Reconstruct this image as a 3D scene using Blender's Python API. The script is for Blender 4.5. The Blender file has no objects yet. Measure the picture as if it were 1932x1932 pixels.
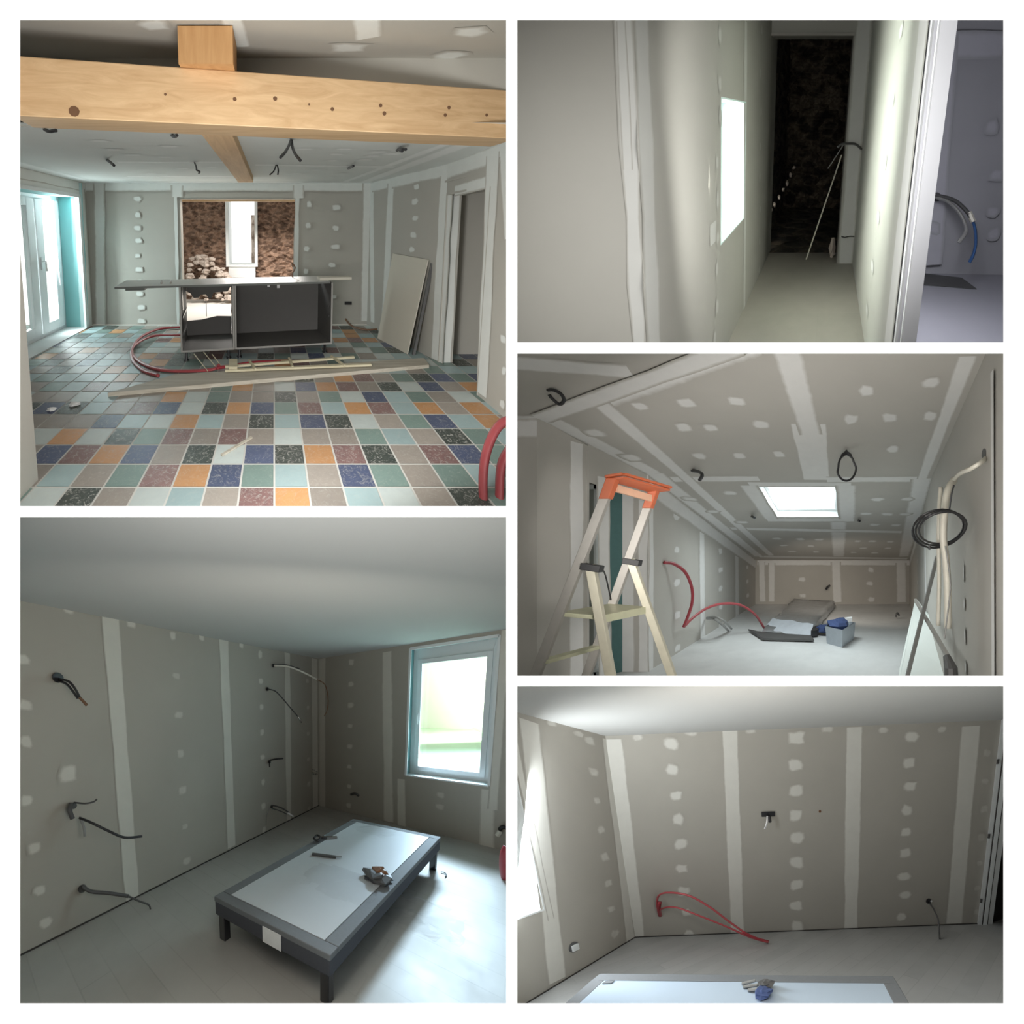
import bpy, bmesh, math, random
from mathutils import Vector, Matrix
random.seed(7)
SC = bpy.context.scene
COL = SC.collection

# ------------------------------------------------------------------ camera, sky, lights, exposure
EYE = Vector((0.0, 0.0, 1.6))
F_PX = 900.0
cam_data = bpy.data.cameras.new('camera')
cam_data.sensor_width = 36.0
cam_data.lens = 36.0 * F_PX / 1932.0
cam_data.clip_start = 0.05
cam_data.clip_end = 200
cam = bpy.data.objects.new('camera', cam_data)
cam.location = EYE
cam.rotation_euler = (math.radians(90), 0, 0)
COL.objects.link(cam)
SC.camera = cam
SC.view_settings.view_transform = 'Standard'
SC.view_settings.look = 'None'
SC.view_settings.exposure = 0.0
SC.view_settings.gamma = 1.0
SC.view_settings.use_curve_mapping = False
world = bpy.data.worlds.new('overcast_sky')
SC.world = world
world.use_nodes = True
bg = world.node_tree.nodes['Background']
bg.inputs[0].default_value = (1.0, 0.99, 0.965, 1)
bg.inputs[1].default_value = 1.9

# Five rooms of one house stand side by side behind a white partition with five openings.
# Every room has its own three axes (width, depth, height), given in world metres per room
# metre; the rooms are oblique blocks, so the axes are not square to each other.
# Room coordinates start on the floor below the viewer, (x right, y away, z up), eye at z = 1.5.
FRAMES = {
    'K': [(0.8722, 0.0, 0.0), (-0.6201, 1.2429, 0.7374), (0.0625, -0.1269, 0.8014)],
    'H': [(0.8653, 0.0, 0.0), (0.8032, 1.2027, 0.9902), (-0.1012, -0.2372, 0.6848)],
    'A': [(0.8611, 0.0, 0.0), (0.8523, 1.2005, -0.0854), (-0.0, -0.0, 0.8611)],
    'B': [(1.0443, -0.89, 0.3817), (0.0358, 0.9472, -0.3725), (0.0669, -0.1664, 0.9122)],
    'C': [(0.7772, 0.0, 0.0311), (0.8505, 1.1794, -0.7195), (-0.1733, -0.2648, 0.9441)]
}
OPENINGS = {'K': (38, 955, 38, 955), 'B': (38, 955, 976, 1893),
            'H': (976, 1893, 38, 646), 'A': (976, 1893, 667, 1275), 'C': (976, 1893, 1295, 1893)}
WALL_Y = 1.0          # distance of the white partition

class Room:
    def __init__(s, key):
        a, b, c = [Vector(v) for v in FRAMES[key]]
        s.M = Matrix((a, b, c)).transposed()
        s.key = key
        x0, x1, y0, y1 = OPENINGS[key]
        m = 6
        l, r = (x0 - m - 966) / F_PX, (x1 + m - 966) / F_PX
        t, d = -(y0 - m - 966) / F_PX, -(y1 + m - 966) / F_PX
        # the four partition planes the room's walls end at, and the back of the partition
        s.planes = [(EYE, Vector((-1, l, 0))), (EYE, Vector((1, -r, 0))),
                    (EYE, Vector((0, -t, 1))), (EYE, Vector((0, d, -1))),
                    (EYE + Vector((0, WALL_Y + 0.012, 0)), Vector((0, -1, 0)))]
    def P(s, v):
        return EYE + s.M @ (Vector(v) - Vector((0, 0, 1.5)))
K, H, A, B, C = [Room(k) for k in 'KHABC']

def area(room, at, to, sx, sy, power, color, name='daylight', spread=None):
    L = bpy.data.lights.new(name, 'AREA')
    L.shape = 'RECTANGLE'; L.size = sx; L.size_y = sy; L.energy = power; L.color = color
    if spread: L.spread = math.radians(spread)
    o = bpy.data.objects.new(name, L)
    p, q = room.P(at), room.P(to)
    o.location = p
    o.rotation_euler = (q - p).to_track_quat('-Z', 'Y').to_euler()
    COL.objects.link(o)
    return o
# daylight at the visible windows; added lamps in between are marked
area(K, (-3.36, 4.60, 1.1), (0, 4.3, 0.9), 0.7, 1.9, 55, (0.88, 0.97, 1.0), 'daylight_patio_door')
area(K, (-0.6, 6.2, 2.05), (-0.6, 6.1, 0.0), 1.2, 0.8, 50, (1.0, 0.94, 0.88), 'fill_stone_room_floor')  # added lamp under the ceiling, whitens the stone room floor
area(H, (-1.1, 2.0, 1.35), (0.4, 2.5, 1.0), 0.8, 0.9, 90, (1.0, 0.99, 0.90), 'daylight_slot_window')
area(H, (0.72, 1.75, 1.6), (1.4, 3.0, 0.8), 0.35, 0.5, 20, (0.94, 0.95, 1.0), 'fill_side_room')  # added fill lamp in the doorway, brightens the dim side room
area(A, (-0.7, 5.0, 2.42), (-0.7, 4.9, 0.3), 0.9, 1.0, 62, (0.93, 0.97, 1.0), 'daylight_skylight')
area(B, (-1.35, 6.0, 2.85), (-1.5, 2.9, 0.3), 1.1, 0.5, 380, (0.64, 0.81, 1.0), 'daylight_garden')
area(B, (-1.6, 8.4, 2.3), (-1.4, 11, 1.6), 1.6, 0.8, 150, (1.0, 1.0, 0.97), 'fill_house_wall')  # added lamp outdoors, aimed at the house wall to brighten the view
area(C, (-2.60, 2.40, 1.25), (0, 2.45, 1.0), 0.15, 0.8, 24, (0.90, 0.96, 1.0), 'daylight_side_window')
# added fill lamps inside the rooms, facing away from the camera, no window there
area(K, (-0.15, 0.98, 1.05), (-0.4, 5.0, 2.1), 0.5, 0.5, 34, (1.0, 0.99, 0.97), 'fill_kitchen_front', 140)
area(H, (-0.05, 1.0, 1.4), (-0.05, 3.4, 1.25), 0.3, 0.6, 9, (1.0, 1.0, 0.97), 'fill_corridor_front', 120)
area(A, (-0.1, 1.35, 1.3), (-0.3, 8.8, 1.1), 0.7, 0.4, 20, (1.0, 0.96, 0.91), 'fill_attic_front', 140)
area(A, (-0.35, 6.0, 1.15), (-0.3, 8.2, 0.15), 1.0, 0.4, 7, (1.0, 0.90, 0.78), 'fill_attic_far', 70)  # added mid-room lamp that lifts the dark far end of the attic
area(B, (-0.7, 0.75, 1.15), (-2.2, 3.2, 0.95), 0.4, 0.4, 6, (1.0, 0.93, 0.82), 'fill_bedroom', 150)  # added weak fill for the left wall, no door stands here
area(C, (-0.3, 1.3, 1.4), (-0.9, 3.4, 1.25), 0.5, 0.3, 10, (1.0, 0.93, 0.84), 'fill_second_bedroom', 130)

# ------------------------------------------------------------------ materials
def new_mat(name):
    m = bpy.data.materials.new(name); m.use_nodes = True
    nt = m.node_tree
    for n in list(nt.nodes): nt.nodes.remove(n)
    out = nt.nodes.new('ShaderNodeOutputMaterial')
    b = nt.nodes.new('ShaderNodeBsdfPrincipled')
    nt.links.new(b.outputs[0], out.inputs[0])
    return m, nt, b, out
def attr(nt, name):
    n = nt.nodes.new('ShaderNodeAttribute'); n.attribute_name = name; return n
def mixc(nt, fac, a, b, mode='MIX'):
    n = nt.nodes.new('ShaderNodeMix'); n.data_type = 'RGBA'; n.blend_type = mode
    for i, v in ((0, fac), (6, a), (7, b)):
        if hasattr(v, 'is_linked') or hasattr(v, 'links'): nt.links.new(v, n.inputs[i])
        else: n.inputs[i].default_value = v if i == 0 else (*v, 1)
    return n.outputs[2]
def noise(nt, scale, detail=3, rough=.55, dist=0, vec=None):
    n = nt.nodes.new('ShaderNodeTexNoise')
    n.inputs['Scale'].default_value = scale; n.inputs['Detail'].default_value = detail
    n.inputs['Roughness'].default_value = rough; n.inputs['Distortion'].default_value = dist
    nt.links.new(vec if vec else attr(nt, 'rc').outputs['Vector'], n.inputs['Vector'])
    return n.outputs[0]
def ramp(nt, fac, p0, p1):
    n = nt.nodes.new('ShaderNodeMapRange')
    n.inputs[1].default_value = p0; n.inputs[2].default_value = p1
    nt.links.new(fac, n.inputs[0]); return n.outputs[0]
def bump(nt, b, h, strength=.3, dist=.01):
    n = nt.nodes.new('ShaderNodeBump'); n.inputs['Strength'].default_value = strength
    n.inputs['Distance'].default_value = dist
    nt.links.new(h, n.inputs['Height']); nt.links.new(n.outputs[0], b.inputs['Normal'])
def plain(name, color, rough=.6, metal=0, var=.12, scale=18):
    m, nt, b, _ = new_mat(name)
    dark = tuple(c * (1 - var) for c in color); light = tuple(min(1, c * (1 + var)) for c in color)
    nt.links.new(mixc(nt, noise(nt, scale), dark, light), b.inputs['Base Color'])
    b.inputs['Roughness'].default_value = rough; b.inputs['Metallic'].default_value = metal
    return m
def board_mat(name, board, mud, rough=.85):
    m, nt, b, _ = new_mat(name)
    bc = mixc(nt, noise(nt, 2.2, 4), tuple(c * .93 for c in board), tuple(c * 1.07 for c in board))
    mc = mixc(nt, noise(nt, 9, 4), tuple(c * .94 for c in mud), tuple(min(1, c * 1.05) for c in mud))
    w = attr(nt, 'mud').outputs['Fac']
    add = nt.nodes.new('ShaderNodeMath'); add.operation = 'MULTIPLY_ADD'
    nt.links.new(noise(nt, 14, 4), add.inputs[0]); add.inputs[1].default_value = .5
    nt.links.new(w, add.inputs[2])
    f = ramp(nt, add.outputs[0], .45, 1.0)
    nt.links.new(mixc(nt, f, bc, mc), b.inputs['Base Color'])
    b.inputs['Roughness'].default_value = rough
    return m
def glass_mat(name='clear_glass', tint=(.97, 1, .99), gloss=.07):
    m = bpy.data.materials.new(name); m.use_nodes = True; nt = m.node_tree
    for n in list(nt.nodes): nt.nodes.remove(n)
    out = nt.nodes.new('ShaderNodeOutputMaterial'); mx = nt.nodes.new('ShaderNodeMixShader')
    t = nt.nodes.new('ShaderNodeBsdfTransparent'); g = nt.nodes.new('ShaderNodeBsdfGlossy')
    t.inputs[0].default_value = (*tint, 1); g.inputs['Roughness'].default_value = .05
    mx.inputs[0].default_value = gloss
    nt.links.new(t.outputs[0], mx.inputs[1]); nt.links.new(g.outputs[0], mx.inputs[2])
    nt.links.new(mx.outputs[0], out.inputs[0]); return m
def wood_mat(name, a, b_, rough=.6, axis=0, sc=1.0):
    m, nt, b, _ = new_mat(name)
    mp = nt.nodes.new('ShaderNodeMapping')
    s = [14 * sc, 14 * sc, 14 * sc]; s[axis] = 1.1 * sc
    mp.inputs['Scale'].default_value = s
    nt.links.new(attr(nt, 'rc').outputs['Vector'], mp.inputs[0])
    f = noise(nt, 1.3, 6, .6, 1.2, mp.outputs[0])
    nt.links.new(mixc(nt, ramp(nt, f, .3, .7), a, b_), b.inputs['Base Color'])
    b.inputs['Roughness'].default_value = rough
    bump(nt, b, f, .08); return m
def planks_mat(name, a, b_, px=.18, py=1.3, rough=.5, rot=0.0, line=.75):
    m, nt, b, _ = new_mat(name)
    mp = nt.nodes.new('ShaderNodeMapping'); mp.inputs['Rotation'].default_value = (0, 0, rot)
    nt.links.new(attr(nt, 'rc').outputs['Vector'], mp.inputs[0])
    br = nt.nodes.new('ShaderNodeTexBrick')
    br.inputs['Scale'].default_value = 1
    br.inputs['Brick Width'].default_value = py; br.inputs['Row Height'].default_value = px
    br.inputs['Mortar Size'].default_value = .004
    br.inputs['Color1'].default_value = (*a, 1); br.inputs['Color2'].default_value = (*b_, 1)
    br.inputs['Mortar'].default_value = (*[c * line for c in a], 1)
    nt.links.new(mp.outputs[0], br.inputs[0])
    n1 = noise(nt, 1.6, 5, .6)
    nt.links.new(mixc(nt, ramp(nt, n1, .35, .7), br.outputs[0], tuple(min(1, c * 1.18) for c in a)), b.inputs['Base Color'])
    nt.links.new(ramp(nt, n1, 1.6, -.6), b.inputs['Roughness'])
    b.inputs['Roughness'].default_value = rough
    return m
def stone_mat(name, cols, scale=6, bumpy=1.0):
    m, nt, b, _ = new_mat(name)
    v = nt.nodes.new('ShaderNodeTexVoronoi'); v.inputs['Scale'].default_value = scale
    mp = nt.nodes.new('ShaderNodeMapping'); mp.inputs['Scale'].default_value = (1, 1, 1.7)
    nt.links.new(attr(nt, 'rc').outputs['Vector'], mp.inputs[0])
    nz = nt.nodes.new('ShaderNodeTexNoise'); nz.inputs['Scale'].default_value = 5
    nt.links.new(mp.outputs[0], nz.inputs['Vector'])
    va = nt.nodes.new('ShaderNodeVectorMath'); va.operation = 'MULTIPLY_ADD'
    nt.links.new(nz.outputs['Color'], va.inputs[0]); va.inputs[1].default_value = (.25,) * 3
    nt.links.new(mp.outputs[0], va.inputs[2]); nt.links.new(va.outputs[0], v.inputs[0])
    c = mixc(nt, v.outputs['Color'], cols[0], cols[1])
    c = mixc(nt, ramp(nt, noise(nt, 22, 5, .7), .42, .75), c, cols[2])
    c = mixc(nt, ramp(nt, v.outputs['Distance'], .62, .35), c, cols[3])
    nt.links.new(c, b.inputs['Base Color']); b.inputs['Roughness'].default_value = .95
    bump(nt, b, v.outputs['Distance'], .9 * bumpy, -.06)
    return m

M = {}
GR = (.40, .375, .33); MU = (.66, .655, .62)
M['white'] = plain('white_paint', (.93, .93, .93), .9, var=.0)
M['dividerside'] = plain('divider_plaster', (.55, .55, .53), .9, var=.03)
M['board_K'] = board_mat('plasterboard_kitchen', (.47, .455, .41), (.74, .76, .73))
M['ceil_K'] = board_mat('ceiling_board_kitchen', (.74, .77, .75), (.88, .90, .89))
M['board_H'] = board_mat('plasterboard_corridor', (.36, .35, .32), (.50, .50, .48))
M['board_H_lit'] = board_mat('plasterboard_corridor_lit', (.56, .56, .53), (.72, .72, .72))  # lighter copy of the corridor board, light on the right wall painted in
M['board_A'] = board_mat('plasterboard_attic', (.50, .485, .45), (.76, .76, .75))
M['board_B'] = board_mat('plasterboard_bedroom', (.44, .41, .355), (.68, .65, .58))
M['board_C'] = board_mat('plasterboard_second_bedroom', (.44, .42, .375), (.70, .69, .64))
M['teal'] = board_mat('moisture_board_green', (.27, .56, .56), (.60, .78, .78))
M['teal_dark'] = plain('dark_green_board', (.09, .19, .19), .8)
M['smooth'] = plain('smooth_ceiling_board', (.58, .58, .56), .9, var=.02, scale=2)
M['reveal_cyan'] = plain('pale_cyan_reveal', (.66, .82, .80), .8, var=.08, scale=2)
M['reveal'] = plain('white_reveal_filler', (.80, .83, .83), .8, var=.03)
M['pvc'] = plain('white_plastic_frame', (.82, .85, .86), .35, var=.02)
M['glass'] = glass_mat()
M['gap'] = plain('dark_gap', (.05, .045, .04), .9)
M['beam'] = wood_mat('spruce_timber', (.54, .345, .18), (.70, .49, .28), axis=0)
M['beam_y'] = wood_mat('spruce_timber_lengthwise', (.58, .36, .18), (.74, .50, .27), axis=1)
M['endgrain'] = wood_mat('spruce_end_grain', (.50, .27, .11), (.62, .37, .17), axis=2)
M['knot'] = plain('wood_knot', (.16, .08, .04), .7)
M['plank'] = wood_mat('grey_plank', (.42, .38, .30), (.62, .58, .50), axis=0)
M['slat'] = wood_mat('pale_slat', (.62, .55, .36), (.82, .76, .56), axis=0)
M['cab'] = plain('grey_cabinet_board', (.115, .11, .105), .5, var=.05)
M['cab_edge'] = plain('grey_cabinet_edge', (.36, .35, .33), .45, var=.05)
M['worktop'] = plain('light_worktop', (.62, .62, .60), .3, var=.05)
M['worktop_edge'] = plain('dark_worktop_edge', (.16, .17, .16), .4, var=.05)
M['chrome'] = plain('chrome', (.6, .6, .6), .2, 1.0)
M['steel'] = plain('aluminium', (.44, .42, .39), .5, .35, var=.1)
M['black'] = plain('black_cable', (.025, .025, .028), .45)
M['darkgrey'] = plain('dark_grey_plastic', (.09, .09, .09), .5)
M['grey_tube'] = plain('grey_conduit', (.28, .28, .27), .5)
M['blue_wire'] = plain('blue_sleeve', (.03, .09, .24), .4)
M['red_hose'] = plain('red_conduit', (.42, .075, .085), .4)
M['redtube_dark'] = plain('dark_red_conduit', (.36, .035, .05), .4)
M['copper'] = plain('brown_pipe', (.20, .10, .05), .5)
M['paper'] = plain('white_paper', (.9, .9, .9), .8)
M['cream'] = plain('cream_conduit', (.74, .71, .62), .5)
M['panel'] = plain('cream_board_face', (.66, .63, .54), .7, var=.03, scale=3)
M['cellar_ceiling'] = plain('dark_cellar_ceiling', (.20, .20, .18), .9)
M['panel_white'] = plain('pale_board_face', (.72, .76, .73), .7, var=.03, scale=3)
M['orange'] = plain('orange_plastic', (.62, .15, .06), .45)
M['orange_light'] = plain('pale_orange_tray', (.85, .52, .36), .5)
M['step'] = plain('yellowish_aluminium_step', (.62, .62, .44), .45, .35)
M['leg_cream'] = plain('worn_aluminium_leg', (.60, .57, .46), .45, .4)
M['wrap'] = plain('grey_plastic_wrap', (.30, .31, .32), .22, var=.25, scale=7)
M['wrap_light'] = plain('silvery_plastic_wrap', (.62, .66, .72), .25, var=.15, scale=9)
M['bucket'] = plain('grey_crate', (.42, .47, .52), .5)
M['bluecloth'] = plain('navy_cloth', (.05, .08, .20), .8)
M['bed_edge'] = plain('slate_bed_fabric', (.17, .18, .19), .8, var=.1, scale=60)
M['bed_side'] = plain('dark_bed_fabric', (.065, .07, .085), .85, var=.1, scale=60)
M['bed_top'] = plain('pale_bed_cover', (.66, .70, .73), .35, var=.06, scale=4)
M['bed_leg'] = plain('black_bed_leg', (.02, .02, .024), .4)
M['bluemat'] = plain('pale_blue_cover', (.52, .63, .75), .3, var=.05, scale=3)
M['clear_film'] = glass_mat('clear_plastic_film', (1, 1, 1), .07)
_nt = M['clear_film'].node_tree
_d = _nt.nodes.new('ShaderNodeBsdfDiffuse'); _d.inputs[0].default_value = (.85, .9, .95, 1)
_m2 = _nt.nodes.new('ShaderNodeMixShader'); _m2.inputs[0].default_value = .04
_out = [n for n in _nt.nodes if n.type == 'OUTPUT_MATERIAL'][0]; _prev = _out.inputs[0].links[0].from_socket
_nt.links.new(_prev, _m2.inputs[1]); _nt.links.new(_d.outputs[0], _m2.inputs[2]); _nt.links.new(_m2.outputs[0], _out.inputs[0])
M['lawn'] = plain('lawn', (.62, .80, .56), .9, var=.12, scale=2)
M['house'] = plain('cream_render', (.95, .93, .82), .9, var=.02)
M['kfloorgrout'] = plain('pale_grout', (.66, .66, .62), .8)
M['floor_H'] = planks_mat('corridor_floor', (.33, .315, .275), (.36, .34, .30), .6, 2.4, line=.96)
M['floor_A'] = planks_mat('attic_floor_boards', (.60, .61, .61), (.63, .63, .63), .6, 2.0, line=.97)
M['floor_B'] = planks_mat('pale_plank_floor', (.43, .42, .39), (.47, .46, .43), .17, 1.2, .35, rot=.0, line=.88)
M['floor_C'] = planks_mat('grey_plank_floor', (.44, .45, .45), (.52, .52, .52), .15, 1.1, .4, rot=2.2, line=.9)
M['floor_side'] = plain('side_room_floor', (.42, .42, .47), .8, var=.06, scale=3)
M['board_side'] = board_mat('plasterboard_side_room', (.40, .40, .43), (.50, .50, .55))
M['stone'] = stone_mat('brown_rubble_masonry', [(.20, .12, .08), (.30, .19, .13), (.40, .28, .21), (.13, .08, .055)], 8, .6)
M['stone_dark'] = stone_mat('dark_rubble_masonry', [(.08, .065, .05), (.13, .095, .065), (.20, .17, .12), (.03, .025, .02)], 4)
M['rock'] = plain('pale_rubble_stone', (.55, .47, .41), .95, var=.3, scale=9)
M['subfloor'] = plain('dusty_subfloor', (.88, .85, .80), .9, var=.1, scale=4)

# tiles: the colour of each tile is a face attribute, its marbling comes from noise
def tile_mat():
    m, nt, b, _ = new_mat('glazed_floor_tiles')
    t = attr(nt, 'tint')
    dark = mixc(nt, 1.0, t.outputs['Color'], (.72, .74, .78), 'MULTIPLY')
    c = mixc(nt, ramp(nt, noise(nt, 16, 6, .7, .6), .35, .62), dark, t.outputs['Color'])
    c = mixc(nt, ramp(nt, noise(nt, 22, 7, .8, 2.2), .52, .64), c, (.52, .52, .48))
    # marbling only as strong as the tile's own pattern value
    nt.links.new(mixc(nt, attr(nt, 'marble').outputs['Fac'], t.outputs['Color'], c), b.inputs['Base Color'])
    b.inputs['Roughness'].default_value = .42
    return m
M['tiles'] = tile_mat()

# ------------------------------------------------------------------ mesh building
def cm(pts, seg=6):
    """smooth curve through points"""
    P = [Vector(p) for p in pts]
    if len(P) < 3: return P
    out = []
    for i in range(len(P) - 1):
        p0 = P[i - 1] if i else P[0] * 2 - P[1]
        p1, p2 = P[i], P[i + 1]
        p3 = P[i + 2] if i + 2 < len(P) else P[-1] * 2 - P[-2]
        for k in range(seg):
            t = k / seg
            out.append(.5 * ((2 * p1) + (p2 - p0) * t + (2 * p0 - 5 * p1 + 4 * p2 - p3) * t * t + (3 * p1 - p0 - 3 * p2 + p3) * t ** 3))
    out.append(P[-1]); return out

class MB:
    LIFT = 0
    def lift(s):
        MB.LIFT = (MB.LIFT + 1) % 12; return MB.LIFT * .0006
    def __init__(s, room): s.r = room; s.v = []; s.w = []; s.f = []; s.mi = []; s.t = []; s.mb = []
    def vert(s, p, mud=0.0): s.v.append(Vector(p)); s.w.append(mud); return len(s.v) - 1
    def face(s, ids, m=0, tint=(1, 1, 1), marble=0.0): s.f.append(list(ids)); s.mi.append(m); s.t.append(tint); s.mb.append(marble)
    def poly(s, pts, m=0, mud=0.0, tint=(1, 1, 1), marble=0.0): s.face([s.vert(p, mud) for p in pts], m, tint, marble); return s
    def obox(s, o, u, v, w, m=0):
        o, u, v, w = map(Vector, (o, u, v, w))
        c = [s.vert(o + u * i + v * j + w * k) for k in (0, 1) for j in (0, 1) for i in (0, 1)]
        q = [(0, 2, 3, 1), (4, 5, 7, 6), (0, 1, 5, 4), (2, 6, 7, 3), (0, 4, 6, 2), (1, 3, 7, 5)]
        if u.cross(v).dot(w) < 0: q = [t[::-1] for t in q]
        for t in q: s.face([c[i] for i in t], m)
        return s
    def box(s, x0, x1, y0, y1, z0, z1, m=0): return s.obox((x0, y0, z0), (x1 - x0, 0, 0), (0, y1 - y0, 0), (0, 0, z1 - z0), m)
    def prism(s, pts, vec, m=0):
        a = [s.vert(p) for p in pts]; b = [s.vert(Vector(p) + Vector(vec)) for p in pts]
        s.face(a[::-1], m); s.face(b, m); n = len(a)
        for i in range(n): s.face([a[i], a[(i + 1) % n], b[(i + 1) % n], b[i]], m)
        return s
    def tube(s, pts, r, n=8, smooth=True, m=0, seg=6):
        P = cm(pts, seg) if smooth else [Vector(p) for p in pts]
        N = len(P); rr = r if isinstance(r, (list, tuple)) else None
        t0 = (P[1] - P[0]).normalized(); up = Vector((0, 0, 1)) if abs(t0.z) < .9 else Vector((1, 0, 0))
        a = t0.cross(up).normalized(); rings = []
        for i, p in enumerate(P):
            t = (P[min(i + 1, N - 1)] - P[max(i - 1, 0)]).normalized()
            a = (a - t * a.dot(t)).normalized(); b = t.cross(a)
            q = (rr[0] + (rr[1] - rr[0]) * i / (N - 1)) if rr else r
            rings.append([s.vert(p + (a * math.cos(2 * math.pi * k / n) + b * math.sin(2 * math.pi * k / n)) * q) for k in range(n)])
        for i in range(N - 1):
            for k in range(n): s.face([rings[i][k], rings[i][(k + 1) % n], rings[i + 1][(k + 1) % n], rings[i + 1][k]], m)
        s.face(rings[0][::-1], m); s.face(rings[-1], m); return s
    def bar(s, p, q, wa, wb, side=(0, 1, 0), m=0):
        """rectangular bar from p to q; wa along side, wb across"""
        p, q, sd = Vector(p), Vector(q), Vector(side).normalized()
        t = (q - p).normalized(); sd = (sd - t * sd.dot(t)).normalized(); c = t.cross(sd)
        return s.obox(p - sd * wa / 2 - c * wb / 2, q - p, sd * wa, c * wb, m)
    def lump(s, c, rx, ry, rz, jit=.25, m=0, nu=8, nv=6):
        c = Vector(c); rings = []
        top = s.vert(c + Vector((0, 0, rz))); bot = s.vert(c - Vector((0, 0, rz)))
        for j in range(1, nv):
            ph = math.pi * j / nv
            rings.append([s.vert(c + Vector((rx * math.sin(ph) * math.cos(2 * math.pi * i / nu), ry * math.sin(ph) * math.sin(2 * math.pi * i / nu), rz * math.cos(ph))) * (1 + random.uniform(-jit, jit))) for i in range(nu)])
        for i in range(nu):
            k = (i + 1) % nu
            s.face([top, rings[0][i], rings[0][k]], m); s.face([bot, rings[-1][k], rings[-1][i]], m)
            for j in range(nv - 2): s.face([rings[j][i], rings[j + 1][i], rings[j + 1][k], rings[j][k]], m)
        return s
    def disc(s, c, u, v, r, m=0, n=14, depth=None):
        c, u, v = Vector(c), Vector(u).normalized(), Vector(v).normalized()
        pts = [c + (u * math.cos(2 * math.pi * k / n) + v * math.sin(2 * math.pi * k / n)) * r for k in range(n)]
        if depth: return s.prism(pts, depth, m)
        return s.poly(pts, m)
    # joint filler: feathered bands and dabs, a hair thick, fading at their edges
    def band(s, p, q, w, n, feather=.5, wob=.008):
        p, q, n = Vector(p), Vector(q), Vector(n).normalized()
        t = (q - p); L = t.length; t = t / L; sd = t.cross(n).normalized()
        k = max(2, int(L / .22)); rows = []; lf = s.lift()
        for i in range(k + 1):
            c = p + t * L * i / k + n * (.0011 + lf * .12); hw = w * .56 + random.uniform(-wob, wob)
            rows.append([s.vert(c - sd * hw, 0), s.vert(c - sd * hw * (1 - feather), 1), s.vert(c + sd * hw * (1 - feather), 1), s.vert(c + sd * hw, 0)])
        for i in range(k):
            for j in range(3): s.face([rows[i][j], rows[i][j + 1], rows[i + 1][j + 1], rows[i + 1][j]])
        return s
    def dab(s, c, n, w, h=None, lvl=1.0):
        h = h or w; c, n = Vector(c), Vector(n).normalized()
        ref = Vector((0, 0, 1)) if abs(n.z) < .8 else Vector((0, 1, 0))
        u = ref.cross(n).normalized(); v = n.cross(u); lf = s.lift() * .15; c = c + n * (.0022 + lf * .3)
        k = 10; ctr = s.vert(c, lvl); a = []; b = []
        for i in range(k):
            an = 2 * math.pi * i / k; r = 1 + random.uniform(-.18, .18)
            ex = math.copysign(abs(math.cos(an)) ** .7, math.cos(an)); ey = math.copysign(abs(math.sin(an)) ** .7, math.sin(an))
            d = u * ex * w / 2 * r + v * ey * h / 2 * r
            a.append(s.vert(c + d * .55, lvl)); b.append(s.vert(c + d * 1.2 - n * .0001, 0))
        for i in range(k):
            j = (i + 1) % k; s.face([ctr, a[i], a[j]]); s.face([a[i], b[i], b[j], a[j]])
        return s
    def dabs(s, pts, n, w, h=None, lvl=1.0):
        for p in pts: s.dab(p, n, w * random.uniform(.85, 1.15), (h or w) * random.uniform(.85, 1.15), lvl)
        return s
    def column(s, p, q, k, n, w, h=None, lvl=1.0, jx=.02):
        p, q = Vector(p), Vector(q)
        for i in range(k):
            jv = Vector((random.uniform(-jx, jx), random.uniform(-jx, jx), random.uniform(-jx, jx))); nv = Vector(n).normalized()
            c = p + (q - p) * (i / (k - 1)) + jv - nv * jv.dot(nv)
            s.dab(c, n, w * random.uniform(.85, 1.2), (h or w) * random.uniform(.8, 1.15), lvl)
        return s
    def build(s, name, mats, parent=None, base=None, label=None, cat=None, group=None, kind=None,
              clip=True, smooth=False, bevel=0, cuts=()):
        r = s.r
        if base is None:
            if parent is not None: org = parent.location.copy()
            elif kind == 'structure': org = r.P((0, 3, 0))
            else:
                mn = [min(v[i] for v in s.v) for i in range(3)]; mx = [max(v[i] for v in s.v) for i in range(3)]
                org = r.P(((mn[0] + mx[0]) / 2, (mn[1] + mx[1]) / 2, mn[2]))
        else: org = r.P(base)
        me = bpy.data.meshes.new(name)
        bm = bmesh.new()
        la = bm.verts.layers.float.new('mud'); lr = bm.verts.layers.float_vector.new('rc')
        lt = bm.loops.layers.float_color.new('tint'); lm = bm.faces.layers.float.new('marble')
        vs = []
        for p, w in zip(s.v, s.w):
            v = bm.verts.new(p); v[la] = w; v[lr] = p; vs.append(v)
        for ids, mi, t, mbv in zip(s.f, s.mi, s.t, s.mb):
            try: f = bm.faces.new([vs[i] for i in ids])
            except ValueError: continue
            f.material_index = mi; f.smooth = smooth; f[lm] = mbv
            for l in f.loops: l[lt] = (*t, 1)
        if bevel:
            bmesh.ops.remove_doubles(bm, verts=bm.verts[:], dist=1e-6)
            ed = [e for e in bm.edges if len(e.link_faces) == 2 and e.calc_face_angle(0) > .6]
            bmesh.ops.bevel(bm, geom=ed, offset=bevel, segments=2, affect='EDGES', profile=.6, clamp_overlap=True)
        for v in bm.verts:
            if bevel: v[lr] = v.co
            v.co = r.P(v.co)
        def cut(co, no):
            bmesh.ops.bisect_plane(bm, geom=bm.verts[:] + bm.edges[:] + bm.faces[:], plane_co=co, plane_no=no, clear_outer=True, dist=1e-6)
        if clip:
            for co, no in r.planes: cut(co, no)
        Mi = r.M.inverted().transposed()
        for co, no in cuts: cut(r.P(co), Mi @ Vector(no))
        for v in bm.verts: v.co = v.co - org
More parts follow.
